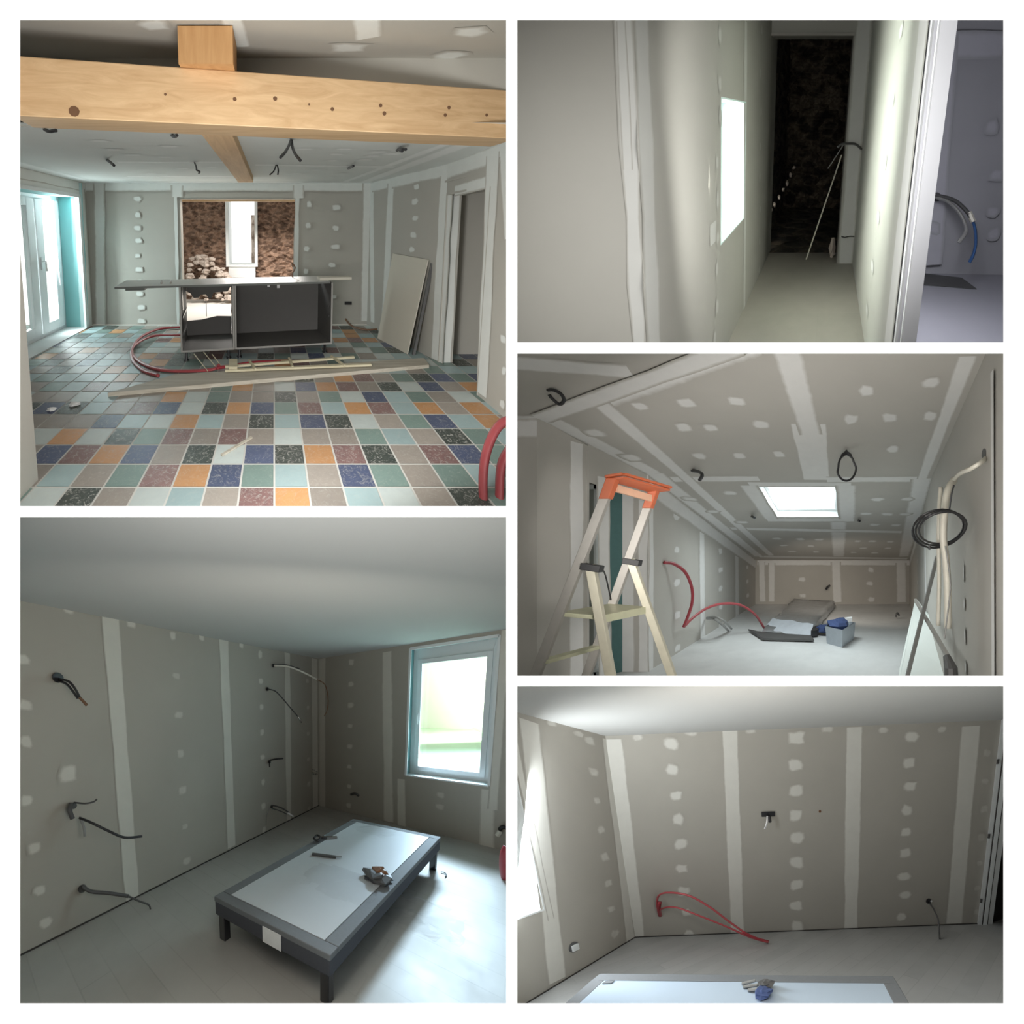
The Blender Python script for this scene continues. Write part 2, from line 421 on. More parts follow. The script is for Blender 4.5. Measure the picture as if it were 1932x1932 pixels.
        bm.to_mesh(me); bm.free()
        for m in (mats if isinstance(mats, (list, tuple)) else [mats]): me.materials.append(M[m])
        o = bpy.data.objects.new(name, me); COL.objects.link(o)
        if parent is not None: o.parent = parent
        else: o.location = org
        if kind: o['kind'] = kind
        if label: o['label'] = label
        if cat: o['category'] = cat
        if group: o['group'] = group
        return o

def thing(room, name, base, label, cat, group=None):
    o = bpy.data.objects.new(name, None); COL.objects.link(o)
    o.location = room.P(base); o.empty_display_size = .1
    o['label'] = label; o['category'] = cat
    if group: o['group'] = group
    return o
def struct(mb, name, mats, **k): return mb.build(name, mats, kind='structure', **k)

def panel_holes(mb, o, u, v, U, V, holes, m=0):
    """rectangle o + a*u + b*v (0..U, 0..V) left open at holes (a0, a1, b0, b1)"""
    o, u, v = Vector(o), Vector(u), Vector(v)
    us = sorted({0, U, *[h[0] for h in holes], *[h[1] for h in holes]}); vs_ = sorted({0, V, *[h[2] for h in holes], *[h[3] for h in holes]})
    for a0, a1 in zip(us, us[1:]):
        for b0, b1 in zip(vs_, vs_[1:]):
            if any(h[0] <= (a0 + a1) / 2 <= h[1] and h[2] <= (b0 + b1) / 2 <= h[3] for h in holes): continue
            mb.poly([o + u * a0 + v * b0, o + u * a1 + v * b0, o + u * a1 + v * b1, o + u * a0 + v * b1], m)

# ------------------------------------------------------------------ white partition and the solid blocks between rooms
def at(px, py, y): return EYE + Vector(((px - 966) / F_PX * y, y, -(py - 966) / F_PX * y))
def raw(name, quads, mat):
    me = bpy.data.meshes.new(name); vs = []; fs = []
    for q in quads:
        fs.append(list(range(len(vs), len(vs) + len(q)))); vs += [tuple(p) for p in q]
    me.from_pydata(vs, [], fs); me.materials.append(M[mat])
    for a, t in (('rc', 'FLOAT_VECTOR'),):
        at_ = me.attributes.new(a, t, 'POINT')
        for i, p in enumerate(vs): at_.data[i].vector = p
    o = bpy.data.objects.new(name, me); COL.objects.link(o); o['kind'] = 'structure'; return o
xs = [-700, 38, 955, 976, 1893, 2632]
left_rows = [(-700, 38), (955, 976), (1893, 2632)]
right_rows = [(-700, 38), (646, 667), (1275, 1295), (1893, 2632)]
def slab(x0, x1, y0, y1, ya, yb):
    a = [at(x0, y0, ya), at(x1, y0, ya), at(x1, y1, ya), at(x0, y1, ya)]
    b = [at(x0, y0, yb), at(x1, y0, yb), at(x1, y1, yb), at(x0, y1, yb)]
    q = [a, b[::-1]]
    for i in range(4):
        j = (i + 1) % 4; q.append([a[j], a[i], b[i], b[j]])
    return q
front = []
def frect(x0, x1, y0, y1):
    front.append([at(x0, y1, WALL_Y), at(x1, y1, WALL_Y), at(x1, y0, WALL_Y), at(x0, y0, WALL_Y)])
frect(-700, 38, -700, 2632); frect(1893, 2632, -700, 2632); frect(955, 976, -700, 2632)
for a, b in left_rows: frect(38, 955, a, b)
for a, b in right_rows: frect(976, 1893, a, b)
raw('wall_front', front, 'white')
FAR = 16.0
Y0 = WALL_Y + .008
raw('wall_divider', slab(957.5, 973.5, -100, 2032, Y0, FAR), 'dividerside')
raw('wall_divider', slab(-60, 957, 957.5, 973.5, Y0, FAR), 'dividerside')
raw('wall_divider', slab(974, 1993, 648.5, 664.5, Y0, FAR), 'dividerside')
raw('wall_divider', slab(974, 1993, 1277.5, 1292.5, Y0, FAR), 'dividerside')
raw('wall_left', slab(-60, 35.5, -100, 2032, Y0, FAR), 'dividerside')
raw('wall_right', slab(1895.5, 1993, -100, 2032, Y0, FAR), 'dividerside')
raw('wall_top', slab(-60, 1993, -60, 35.5, Y0, FAR), 'dividerside')
raw('wall_bottom', slab(-60, 1993, 1895.5, 1993, Y0, FAR), 'dividerside')

# ================================================================== KITCHEN (top left)
KX0, KX1, KY, KZ = -2.85, 1.46, 5.137, 2.19
TC = {'B': (.085, .11, .20), 'O': (.60, .31, .13), 'L': (.38, .51, .52), 'W': (.58, .65, .63), 'M': (.26, .15, .14),
      'G': (.20, .29, .26), 'T': (.36, .32, .28), 'K': (.06, .075, .065)}
ROWS = {  # rows from the front, columns from -10
    0: '...' + 'WKTWLTM' + 'OTLWTKG', 1: '..TLTGMOBG' + 'LTBGTGLT', 2: '.TBMOBTKWB' + 'KOMKTMBG',
    3: 'TWOWKGMTMT' + 'WTTGLTKG', 4: 'TTTBLWOLTK' + 'LBKWTGBLO', 5: 'BKLTMBWKOB' + 'GMLOMLOTO',
    6: 'TWLTTOWGTT' + 'KTGWBLGT', 7: 'LMTWLTTGOT' + 'WBOMTKWBTO', 8: 'LWOTLTWTGL' + 'TKTOMTGKB'}
fl = MB(K); T = .2
rnd = random.Random(11)
fl.poly([(-4.2, .8, -.004), (2.9, .8, -.004), (2.9, 5.137, -.004), (-4.2, 5.137, -.004)], 1)
y0r = 1.81 - T
for r in range(-2, 18):
    for c in range(-20, 14):
        k = '.'
        row = ROWS.get(r, ''); i = c + 10
        if 0 <= i < len(row): k = row[i]
        if k == '.': k = rnd.choice('BOLLLWWMGTTTGLK' if r > 4 else 'BOLWMGTTK')
        j = rnd.uniform(.88, 1.12); col = tuple(min(1, q * j) for q in TC[k])
        a, b = c * T + .006, (c + 1) * T - .006
        ya, yb = y0r + r * .192 + .006, y0r + (r + 1) * .192 - .006
        if ya > 5.13 : continue
        yb = min(yb, 5.137)
        fl.poly([(a, ya, 0), (b, ya, 0), (b, yb, 0), (a, yb, 0)], 0, 0, col, {'K': 1.0, 'M': .8, 'B': .5, 'O': .35, 'T': .35}.get(k, .25))
struct(fl, 'floor', ['tiles', 'kfloorgrout'])

# back wall with the opening to the stone room
w = MB(K)
panel_holes(w, (KX0 - .1, KY, 0), (1, 0, 0), (0, 0, 1), KX1 - KX0 + .3, 2.4, [(1.51, 3.30, 0, 1.96)])
w.box(-1.44, -1.43, KY, KY + .12, 0, 1.96); w.box(.35, .36, KY, KY + .12, 0, 1.96); w.box(-1.44, .36, KY, KY + .12, 1.955, 1.97)
nb = (0, -1, 0)
w.band((-2.8622,5.1300,2.1382), (1.4681,5.1300,2.1382), .14, nb)
w.band((-2.6427,5.1300,2.1933), (-2.7366,5.1300,0.0022), .16, nb)
w.band((-1.4664,5.1300,2.1540), (-1.4717,5.1300,1.9802), .17, nb)
w.band((0.3694,5.1300,2.1540), (0.3706,5.1300,1.9643), .17, nb)
w.band((1.4265,5.1300,2.1933), (1.4442,5.1300,0.0535), .16, nb)
w.band((-1.4958,5.1300,1.9802), (-1.5154,5.1300,0.0022), .05, nb)
w.band((0.3545,5.1300,1.9643), (0.3246,5.1300,0.0364), .07, nb)
w.column((-2.0767,5.1300,1.9405), (-2.1071,5.1300,0.0535), 10, nb, .10, .075)
w.column((0.5243,5.1300,1.8849), (0.4930,5.1300,0.8451), 4, nb, .08, .09)
w.column((0.9365,5.1300,1.8212), (0.9192,5.1300,0.9445), 4, nb, .12, .085)
w.dabs([(0.9473,5.1300,0.7454),(0.9278,5.1300,0.4440)], nb, .10, .06)
struct(w, 'wall_back', 'board_K')

# left wall with the opening for the patio door
w = MB(K)
panel_holes(w, (KX0, .8, 0), (0, 1, 0), (0, 0, 1), KY - .8, 2.5, [(2.55, 4.16, 0, 1.97)])
nl = (1, 0, 0)
w.band((KX0, 3.0, 2.12), (KX0, KY, 2.12), .16, nl)
w.band((KX0, 5.03, 0), (KX0, 5.03, 2.1), .14, nl)
w.band((KX0, 3.2, 2.02), (KX0, 4.96, 2.02), .09, nl)
struct(w, 'wall_left', 'board_K')
w = MB(K)     # reveal of the patio door, faced with green moisture board
w.box(-3.32, -2.845, 4.96, 4.975, 0, 1.97)
w.box(-3.32, -2.845, 3.35, 4.96, 1.965, 1.98)
w.band((-2.8697,4.9550,2.1696), (-2.8934,4.9550,-0.0795), .11, (0, -1, 0), .3)
w.band((-3.1947,4.9550,2.1696), (-3.2336,4.9550,-0.0795), .05, (0, -1, 0), .3)
w.column((-3.2180,4.9550,1.9408), (-3.2400,4.9550,0.0698), 7, (0, -1, 0), .05, .05)
struct(w, 'wall_reveal', 'teal')
w = MB(K)
w.obox((-2.86, 4.90, 0), (.03, 0, 0), (0, .075, 0), (0, 0, 1.99)); w.obox((-2.86, 3.3, 1.955), (.03, 0, 0), (0, 1.66, 0), (0, 0, .045))
w.box(-3.3, -2.83, 3.35, 4.96, -.02, .012)
struct(w, 'trim_1', 'reveal')
# patio door: two glazed leaves in a white frame
d = thing(K, 'patio_door', (-3.22, 4.2, .01), 'white framed glazed patio door left of the tiled kitchen, in a green board reveal', 'door')
m = MB(K); X = -3.24
m.box(X, X + .07, 4.90, 4.955, .012, 1.96); m.box(X, X + .07, 3.35, 4.955, 1.90, 1.96); m.box(X, X + .07, 3.35, 4.955, .012, .07); m.box(X, X + .07, 3.35, 3.42, .012, 1.96)
m.build('door_frame', 'pvc', d, bevel=.006)
for ya, yb in ((4.42, 4.89), (3.93, 4.40), (3.43, 3.91)):
    m = MB(K); x0, x1 = X + .03, X + .10
    m.box(x0, x1, ya, ya + .13, .07, 1.90); m.box(x0, x1, yb - .13, yb, .07, 1.90); m.box(x0, x1, ya + .13, yb - .13, 1.80, 1.90); m.box(x0, x1, ya + .13, yb - .13, .07, .20)
    lf = m.build('door_leaf', 'pvc', d, bevel=.006)
    g = MB(K); g.box(x0 + .03, x0 + .036, ya + .13, yb - .13, .2, 1.8); g = g.build('glass_pane', 'glass', d)
h = MB(K); h.box(X + .10, X + .115, 4.46, 4.495, .95, 1.12); h.tube([(X + .11, 4.475, 1.06), (X + .16, 4.475, 1.06), (X + .165, 4.475, .93)], .011, smooth=False)
h.build('door_handle', 'pvc', d)
# near end of the left wall, close to the viewer
w = MB(K); w.box(-2.2, -1.42, .9, 1.86, 0, 2.9)
struct(w, 'wall_near', 'board_K')

# right wall: two straight runs with a doorway
RA, RB, RC = Vector((1.46, 5.14, 0)), Vector((1.86, 3.65, 0)), Vector((1.83, 2.0, 0))
w = MB(K)
up = (0, 0, 1)
d1 = (RB - RA); L1 = d1.length; d1 /= L1; d2 = (RC - RB); L2 = d2.length; d2 /= L2
panel_holes(w, RA, d1, up, L1, 2.5, [])
panel_holes(w, RB, d2, up, L2, 2.5, [(.02, .76, 0, 1.86)])
n1 = Vector((-1, -.28, 0)); n2 = (-1, 0, 0)
w.band(RA + Vector((0, 0, 2.13)), RB + Vector((0, 0, 2.13)), .15, n1); w.band(RB + Vector((0, 0, 2.12)), RC + Vector((0, 0, 2.12)), .17, n2)
w.band((1.4684,5.1087,2.1904), (1.5053,4.9713,0.0817), .12, n1)
w.band((1.5975,4.6277,2.1254), (1.5865,4.6686,0.2303), .16, n1)
w.band((1.8580,3.6576,2.0782), (1.8553,3.6676,0.0078), .17, n1, .25)
w.column((1.7335,4.1213,2.0127), (1.7230,4.1605,1.2494), 5, n1, .11, .075)
w.band((1.8562,3.4771,1.8898), (1.8435,2.9088,1.9065), .11, n2)
w.band((1.8429,2.8818,2.1302), (1.8416,2.8200,0.0360), .14, n2, .25)
w.band((1.8399,2.7433,2.0916), (1.8369,2.6115,1.4257), .09, n2)
w.dabs([(1.8365,2.5904,0.6220),(1.8357,2.5579,0.3716),(1.8355,2.5490,0.1008)], n2, .06, .07)
struct(w, 'wall_right', 'board_K')
w = MB(K)    # alcove behind the doorway: reveal, side, back and head
yA, yB = RB.y - .02, RB.y - .76
w.obox((1.855, yA, 0), (.16, .0, 0), (0, .012, 0), (0, 0, 1.86))
w.box(2.0, 2.9, yA + .25, yA + .26, 0, 2.4)
w.box(2.9, 2.91, 1.5, yA + .25, 0, 2.4)
w.box(1.84, 2.02, yB - .01, yB, 0, 1.86)
w.box(1.85, 2.05, yB, yA, 1.86, 1.88)
w.band((1.93, yA - .004, 0), (1.93, yA - .004, 1.86), .12, (0, -1, 0), .2)
struct(w, 'wall_alcove', 'board_K')
w = MB(K); w.box(1.85, 2.9, 1.5, yA + .25, 2.0, 2.02); struct(w, 'ceiling_alcove', 'board_K')

# ceilings: low board ceiling beyond the beam, higher one near the viewer
c = MB(K)
c.poly([(-3.0, 2.25, KZ), (-3.0, 5.2, KZ), (2.05, 5.2, KZ), (2.05, 2.25, KZ)])
nc = (0, 0, -1)
c.band((-2.72, 2.25, KZ), (-2.72, 5.1, KZ), .22, nc); c.band((KX0, 5.06, KZ), (KX1, 5.06, KZ), .16, nc)
c.band((1.62, 2.3, KZ), (1.34, 5.0, KZ), .16, nc); c.band((1.0211,5.1056,2.1900), (1.4252,2.6936,2.1900), .10, nc)
c.band((-1.6232,3.5471,2.1900), (-0.5057,3.5471,2.1900), .09, nc); c.band((-0.1999,3.6908,2.1900), (1.3522,3.8145,2.1900), .09, nc)
c.band((-1.9399,4.4953,2.1900), (-0.5388,4.4953,2.1900), .10, nc)
c.dabs([(-1.3656,2.7094,2.1900),(-1.3957,2.9908,2.1900),(-1.3221,3.1994,2.1900),(-1.5289,3.9817,2.1900),(-0.8841,2.8785,2.1900),(-1.0448,3.2915,2.1900),(-1.0458,3.9131,2.1900),(-1.5318,4.2424,2.1900),(0.2671,2.9715,2.1900),(0.6116,2.9715,2.1900),(0.5811,3.1772,2.1900),(0.5813,3.4663,2.1900),(0.9455,3.2448,2.1900),(0.9166,3.4144,2.1900),(0.5147,3.9817,2.1900),(0.8792,4.2424,2.1900),(0.9413,3.0709,2.1900),(-0.6989,3.8468,2.1900),(0.2847,4.2424,2.1900),(1.0899,3.1554,2.1900)], nc, .16, .07, .8)
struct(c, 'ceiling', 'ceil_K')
c = MB(K)
c.poly([(-3.0, .7, 2.61), (-3.0, 2.32, 2.61), (2.2, 2.32, 2.61), (2.2, .7, 2.61)])
c.poly([(-3.0, 2.3, 2.61), (-3.0, 2.3, 2.18), (2.2, 2.3, 2.18), (2.2, 2.3, 2.61)])
c.dabs([(-0.6568,1.9437,2.6100),(1.1048,2.0077,2.6100),(1.1338,2.2618,2.6100),(0.4676,2.1739,2.6100)], nc, .2, .10, .8)
c.band((-0.2265,1.8663,2.6100), (-0.2000,2.1619,2.6100), .12, nc); c.band((0.4812,1.8663,2.6100), (0.5527,2.0708,2.6100), .16, nc)
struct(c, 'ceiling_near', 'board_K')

# timber beams
m = MB(K); c0, c1 = Vector((-1.4001,1.8413,2.1000)), Vector((1.6254,2.3020,2.1000))
e = (c1 - c0).normalized(); nn = Vector((-e.y, e.x, 0)) * .22
m.obox(c0, c1 - c0, nn, (0, 0, .305))
bt = m.build('timber_beam', 'beam', label='long horizontal spruce beam running right across the front of the tiled kitchen', cat='beam', bevel=.006)
kn = MB(K)
for p, r in zip([(-1.0944,1.9000,2.1415),(-0.5918,1.9000,2.2303),(-0.2135,1.9000,2.2054),(0.0065,1.9000,2.2082),(0.1920,1.9000,2.1777),(0.3199,1.9000,2.1526),(0.5835,1.9000,2.1721),(0.6051,1.9000,2.1303),(0.9581,1.9000,2.1610),(0.9398,1.9000,2.1219),(1.1666,1.9000,2.1219)], (.022, .006, .009, .010, .005, .009, .009, .010, .009, .009, .008)):
    # onto the face of the beam
    t = (p[1] - c0.y) ; P_ = Vector(p) - Vector((0, 0, 1.5)); a = (c0 - Vector((0, 0, 1.5)))
    fn = Vector((-e.y, e.x, 0)); k_ = a.dot(fn) / P_.dot(fn); q = Vector((0, 0, 1.5)) + P_ * k_ - fn * .001
    kn.disc(q, e, (0, 0, 1), r * 1.3, n=9)
kn.build('knot', 'knot', bt).location = (0, 0, 0)
m = MB(K); m.box(-.475, -.275, 2.16, 4.52, 2.115, 2.5)
b2 = m.build('timber_beam', 'beam_y', label='shorter spruce beam running away under the kitchen ceiling, crossing above the long beam', cat='beam', bevel=.005)
m = MB(K); m.box(-.525, -.225, 1.935, 2.14, 2.405, 2.60); m.build('beam_end', 'endgrain', b2)

# kitchen island: two open cabinet units under one worktop
O = Vector((-1.046, 3.62, 0)); U = Vector((.987, .158, 0)).normalized(); W = Vector((-U.y, U.x, 0)); ZT = .868
def ib(mb, a0, a1, d0, d1, z0, z1, m=0): mb.obox(O + U * a0 + W * d0 + Vector((0, 0, z0)), U * (a1 - a0), W * (d1 - d0), (0, 0, z1 - z0), m); return mb
def cabinet(a0, a1, label, back_open):
    t = thing(K, 'kitchen_base_unit', O + U * ((a0 + a1) / 2) + W * .29, label, 'cabinet')
    for a in (a0, a1 - .018): ib(MB(K), a, a + .018, 0, .56, .12, ZT).build('side_panel', ['cab'], t)
    for a in (a0, a1 - .018): ib(MB(K), a - .0005, a + .0185, -.004, .0, .12, ZT).build('edge_strip', ['cab_edge'], t)
    ib(MB(K), a0 + .018, a1 - .018, 0, .56, .12, .138).build('bottom_panel', 'cab', t)
    ib(MB(K), a0 + .018, a1 - .018, -.004, 0, .118, .14).build('edge_strip', 'cab_edge', t)
    if back_open:
        bp = MB(K); z0 = ZT - .20
        pts = [(a0 + .02, ZT), (a0 + .02, z0 + .05), (a0 + .07, z0 + .02), (a0 + .11, z0 - .04), (a0 + .17, z0 - .04), (a0 + .20, z0), (a0 + .26, z0 + .0), (a0 + .30, z0 - .05),
               (a0 + .33, z0 - .05), (a0 + .36, z0 + .02), (a1 - .06, z0 + .03), (a1 - .02, z0 + .1), (a1 - .02, ZT)]
        bp.prism([O + U * a + W * .54 + Vector((0, 0, z)) for a, z in pts], W * .01); bp.build('back_panel', 'cab', t)
        bp = MB(K); pts = [(a0 + .02, .14), (a0 + .02, .33), (a0 + .2, .34), (a1 - .2, .38), (a1 - .02, .37), (a1 - .02, .14)]
        bp.prism([O + U * a + W * .54 + Vector((0, 0, z)) for a, z in pts][::-1], W * .01); bp.build('lower_back_panel', 'cab', t)
        ib(MB(K), a0 + .26, a0 + .268, .54, .548, .38, .62).build('back_rail', 'steel', t)
        for a in (a0 + .022, a1 - .03):
            for z in (.28, .5): ib(MB(K), a, a + .008, .03, .5, z, z + .02).build('drawer_runner', 'chrome', t)
            ib(MB(K), a, a + .012, .0, .04, .60, ZT - .01).build('hinge_plate', 'chrome', t)
    else:
        ib(MB(K), a0 + .018, a1 - .018, .54, .55, .138, ZT).build('back_panel', 'cab', t)
        for z in (.44, .56): ib(MB(K), a1 - .03, a1 - .018, .06, .09, z, z + .02).build('hinge_plate', 'black', t)
        for a, z, s in ((a0 + .42, ZT - .085, .03), (a0 + .54, ZT - .10, .036)): ib(MB(K), a, a + s, .30, .31, z, z + s * 1.3).build('sticker', 'paper', t)
    for a in (a0 + .05, a1 - .07):
        for d_ in (.06, .48):
            f = MB(K); c_ = O + U * a + W * d_
            f.tube([c_ + Vector((0, 0, .01)), c_ + Vector((0, 0, .12))], .016, smooth=False, n=10); f.tube([c_, c_ + Vector((0, 0, .014))], .032, smooth=False, n=12)
            f.build('foot', 'black', t)
    return t
cabinet(0, .60, 'narrower left open island cabinet, light shining through its broken back panel', True)
cabinet(.605, 1.765, 'wider right open island cabinet with a dark closed back panel', False)
m = MB(K); ib(m, -.66, 1.72, -.03, .42, ZT, ZT + .022, 0); ib(m, -.66, 1.72, -.034, -.03, ZT - .002, ZT + .02, 1)
wt = m.build('worktop', ['worktop', 'worktop_edge'], label='long thin worktop lying across both island cabinets and jutting out left', cat='worktop', base=O + U * .5 + W * .3 + Vector((0, 0, ZT)))
ib(MB(K), -.56, -.36, .0, .3, ZT - .03, ZT - .002).build('support_batten', 'worktop_edge', wt)
m = MB(K); ib(m, 1.62, 2.02, .05, .18, ZT + .022, ZT + .055); m.build('timber_offcut', 'panel', label='pale offcut of board lying on the right end of the island worktop', cat='board', bevel=.003)
m = MB(K); q = O + U * 1.36 + W * .38 + Vector((0, 0, ZT + .022))
m.tube([q, q + Vector((0, 0, .05)), q + Vector((.03, 0, .12)), q + Vector((-.01, -.02, .18)), q + Vector((.0, -.03, .13))], .009)
m.build('flexible_pipe', 'copper', label='thin brown bent pipe standing up at the back of the island worktop', cat='pipe')
for i, (a, l) in enumerate(((-.20, 'left of two small screw fittings lying on the left end of the worktop'), (-.10, 'right of two small screw fittings lying on the left end of the worktop'))):
    m = MB(K); q = O + U * a + W * .1 + Vector((0, 0, ZT + .022)); m.tube([q, q + Vector((0, 0, .02))], .014, smooth=False, n=8); m.tube([q + Vector((0, 0, .018)), q + Vector((.004, 0, .04))], .007, smooth=False, n=8)
    m.build('fitting', 'chrome', label=l, cat='fitting', group='small fittings on the worktop')

# red conduits curled on the kitchen floor
m = MB(K); m.tube([(-1.3752,4.8945,0.0300),(-1.6979,4.7878,0.0300),(-1.8178,4.4024,0.0300),(-1.7349,3.9341,0.0200),(-1.5188,3.6073,0.0200),(-1.2196,3.3946,0.0200),(-0.9284,3.3549,0.0200),(-0.6538,3.3716,0.0300),(-0.5838,3.4241,0.0600)], .018, seg=8)
m.build('red_conduit', 'red_hose', label='outer loop of red flexible conduit curling on the tiles left of the island', cat='conduit', smooth=True)
m = MB(K); m.tube([(-1.2462,4.4240,0.0600),(-1.6393,4.4092,0.0500),(-1.7558,4.0641,0.0400),(-1.6244,3.6747,0.0300),(-1.3940,3.3812,0.0200),(-1.1669,3.2410,0.0200)], .016, seg=8)
m.build('red_conduit', 'red_hose', label='inner red conduit with a loose end pointing right on the tiles beside the island', cat='conduit', smooth=True)
m = MB(K); m.tube([(-0.6078,3.3655,0.0500),(-0.4394,3.4436,0.0400),(-0.2169,3.5291,0.0400),(0.0754,3.5829,0.0300)], .02); m.build('red_conduit', 'redtube_dark', label='dark red conduit end tucked under the front of the island', cat='conduit', smooth=True)
m = MB(K); m.tube([(1.4130,1.8000,0.4389),(1.2810,1.7800,0.4033),(1.2066,1.7600,0.2895),(1.1734,1.7400,0.1449),(1.1740,1.7200,-0.0632)], .022); m.build('red_conduit', 'red_hose', label='outer of two red conduits curving down by the right wall, nearest the viewer', cat='conduit', smooth=True)
m = MB(K); m.tube([(1.4238,1.8000,0.2944),(1.3372,1.7800,0.2436),(1.2851,1.7600,0.1455),(1.2633,1.7200,-0.0632)], .022); m.build('red_conduit', 'red_hose', label='inner of two red conduits curving down by the right wall, nearest the viewer', cat='conduit', smooth=True)
# plank, slats and offcuts in front of the island
def flat_board(name, pts, z0, th, mat, label, cat, group=None):
    m = MB(K); m.prism([(p[0], p[1], z0) for p in pts], (0, 0, th)); return m.build(name, mat, label=label, cat=cat, group=group, bevel=.003)
flat_board('plank', [(-1.4927,2.8506,0.0400),(1.6782,3.4717,0.0400),(1.7077,3.6654,0.0400),(-1.0030,3.2338,0.0400)], .0, .04, 'plank', 'long wide grey-beige plank lying diagonally on the tiles in front of the island', 'plank')
sl = [(-0.5139,3.3728,0.0700),(0.9030,3.6367,0.0700),(-0.5004,3.2799,0.0700),(1.0342,3.4282,0.0700),(-0.2738,3.5147,0.0700),(-0.1912,3.2799,0.0700),(0.1636,3.5747,0.0700),(0.1921,3.3458,0.0700),(0.6454,3.6367,0.0700),(0.7396,3.3728,0.0700)]
t = thing(K, 'slatted_frame', (sl[0][0] + .4, sl[0][1], .045), 'pale wooden slatted frame lying on the plank before the island', 'frame')
for a, b, w_ in ((0, 1, .03), (2, 3, .04)): MB(K).bar(Vector(sl[a]) - Vector((0, 0, .01)), Vector(sl[b]) - Vector((0, 0, .01)), w_, .022).build('long_slat', 'slat', t)
for a, b in ((4, 5), (6, 7), (8, 9)): MB(K).bar(sl[a], sl[b], .022, .02).build('cross_slat', 'slat', t)
bk = [(-0.4608,3.2684,0.0750),(-0.3743,3.2684,0.0750),(-0.3967,3.4732,0.0750),(-0.4884,3.4732,0.0750)]
m = MB(K); m.prism([Vector(p) for p in bk], (0, 0, .03)); m.build('end_block', 'slat', t)
for i, (a, b) in enumerate(zip([(-0.8889,3.5715,0.1200),(-0.7965,3.6355,0.1200),(-0.6890,3.5715,0.1200)], [(-0.6906,3.3322,0.0300),(-0.5847,3.3584,0.0300),(-0.5485,3.4120,0.0300)])):
    m = MB(K); m.bar(a, b, .007, .007); m.build('thin_rod', 'slat', label='%s of three thin pale rods leaning in the left island cabinet' % ('leftmost', 'middle', 'rightmost')[i], cat='rod', group='thin rods leaning at the island')
m = MB(K); m.bar((-0.3492,2.0660,0.0080), (-0.1617,2.2579,0.0080), .018, .012, (1, -1, 0)); m.build('stick', 'plank', label='small grey stick lying alone on the coloured tiles in the foreground', cat='stick')
for p, s, l in zip([(-1.7102,2.7107,0.0120),(-1.8491,2.6266,0.0120)], (.05, .035), ('larger crumpled white scrap on a dark tile at the left', 'smaller white scrap near the left wall end on the tiles')):
    m = MB(K); m.lump((p[0], p[1], .012), s, s * .8, .012, .3); m.build('paper_scrap', 'paper', label=l, cat='paper', group='white scraps on the tiles')
# leaning board
m = MB(K); a, b = Vector((1.4258,4.4697,0.0000)), Vector((1.6021,3.8820,0.0000)); c_, d_ = Vector((1.6337,4.4930,1.1720)), Vector((1.8094,3.8385,1.1460))
c_ += Vector((-.03, 0, 0)); d_ += Vector((-.03, 0, 0))
nn = (b - a).cross(c_ - a).normalized()
if nn.x < 0: nn = -nn
m.prism([a, b, d_, c_], nn * .016); m.build('leaning_board', 'panel', label='cream plasterboard sheet leaning against the right kitchen wall beside the doorway', cat='board', bevel=.002)
m = MB(K); m.bar(b + Vector((.07, -.02, 0)), d_ + Vector((.045, -.02, -.04)), .03, .03); m.build('metal_stud', 'darkgrey', label='dark narrow stud standing behind the leaning cream board', cat='stud')
# small wall things
m = MB(K); p = Vector((1.1599,5.1200,0.3449)); m.obox(p - Vector((.055, 0, .025)), (.11, 0, 0), (0, .012, 0), (0, 0, .05)); m.build('socket_box', 'black', label='black double socket box in the back kitchen wall right of the island', cat='socket')
m = MB(K); m.tube([(1.1150,5.0800,0.1015),(1.1477,5.0000,0.0568),(1.2060,4.9000,0.0284),(1.3548,4.8000,0.0182),(1.5111,4.7500,0.0416)], .014); m.build('flexible_pipe', 'copper', label='brown pipe coming out of the wall low down and lying towards the leaning board', cat='pipe', smooth=True)
# wires from the kitchen ceiling
def wire_pair(room, name, ends, r, mat, label, cat='cable', group=None, plate=None):
    m = MB(room)
    for e_ in ends: m.tube(e_, r, n=6, seg=5)
    if plate: m.disc(plate[0], plate[1], plate[2], plate[3], n=12, depth=Vector(plate[4]))
    return m.build(name, mat, label=label, cat=cat, group=group, smooth=False)
WG = 'cables hanging from the kitchen ceiling'
wire_pair(K, 'ceiling_cable', [[(0.1328,2.6779,2.1900),(0.1081,2.4875,2.1000),(0.0777,2.3747,2.0300),(0.0434,2.3063,1.9800)], [(0.1369,2.6779,2.1900),(0.1377,2.5348,2.1000),(0.1477,2.3184,2.0000),(0.1758,2.2606,1.9500)]], .011, 'black', 'large forked black cable hanging from the kitchen ceiling right of the shorter beam', group=WG)
wire_pair(K, 'ceiling_cable', [[(0.0236,3.6908,2.1900),(0.0006,3.6416,2.1200),(-0.0452,3.6692,2.0800)], [(0.0351,3.6908,2.1900),(0.0455,3.6094,2.1200),(0.0399,3.6060,2.0700)]], .008, 'black', 'small forked cable hanging just left below the large forked one', group=WG)
wire_pair(K, 'ceiling_cable', [[(-1.6799,3.4401,2.1900),(-1.5277,3.1873,2.1200),(-1.4161,3.0199,2.0600)]], .013, 'black', 'short thick cable stub at the left end of the kitchen ceiling joint', group=WG)
wire_pair(K, 'ceiling_cable', [[(-0.8316,3.5749,2.1900),(-0.7507,3.2894,2.1000),(-0.7266,3.2019,2.0500)], [(-0.7266,3.2019,2.0500),(-0.7031,3.2295,2.0400),(-0.7200,3.2587,2.0300)]], .008, 'black', 'cable with a small curl left of the shorter beam', group=WG)
wire_pair(K, 'ceiling_cable', [[(0.8524,3.9131,2.1900),(0.8173,3.6238,2.1500),(0.7988,3.4254,2.1300)]], .012, 'black', 'small dark cable stub on the ceiling near the right rear corner', group=WG)
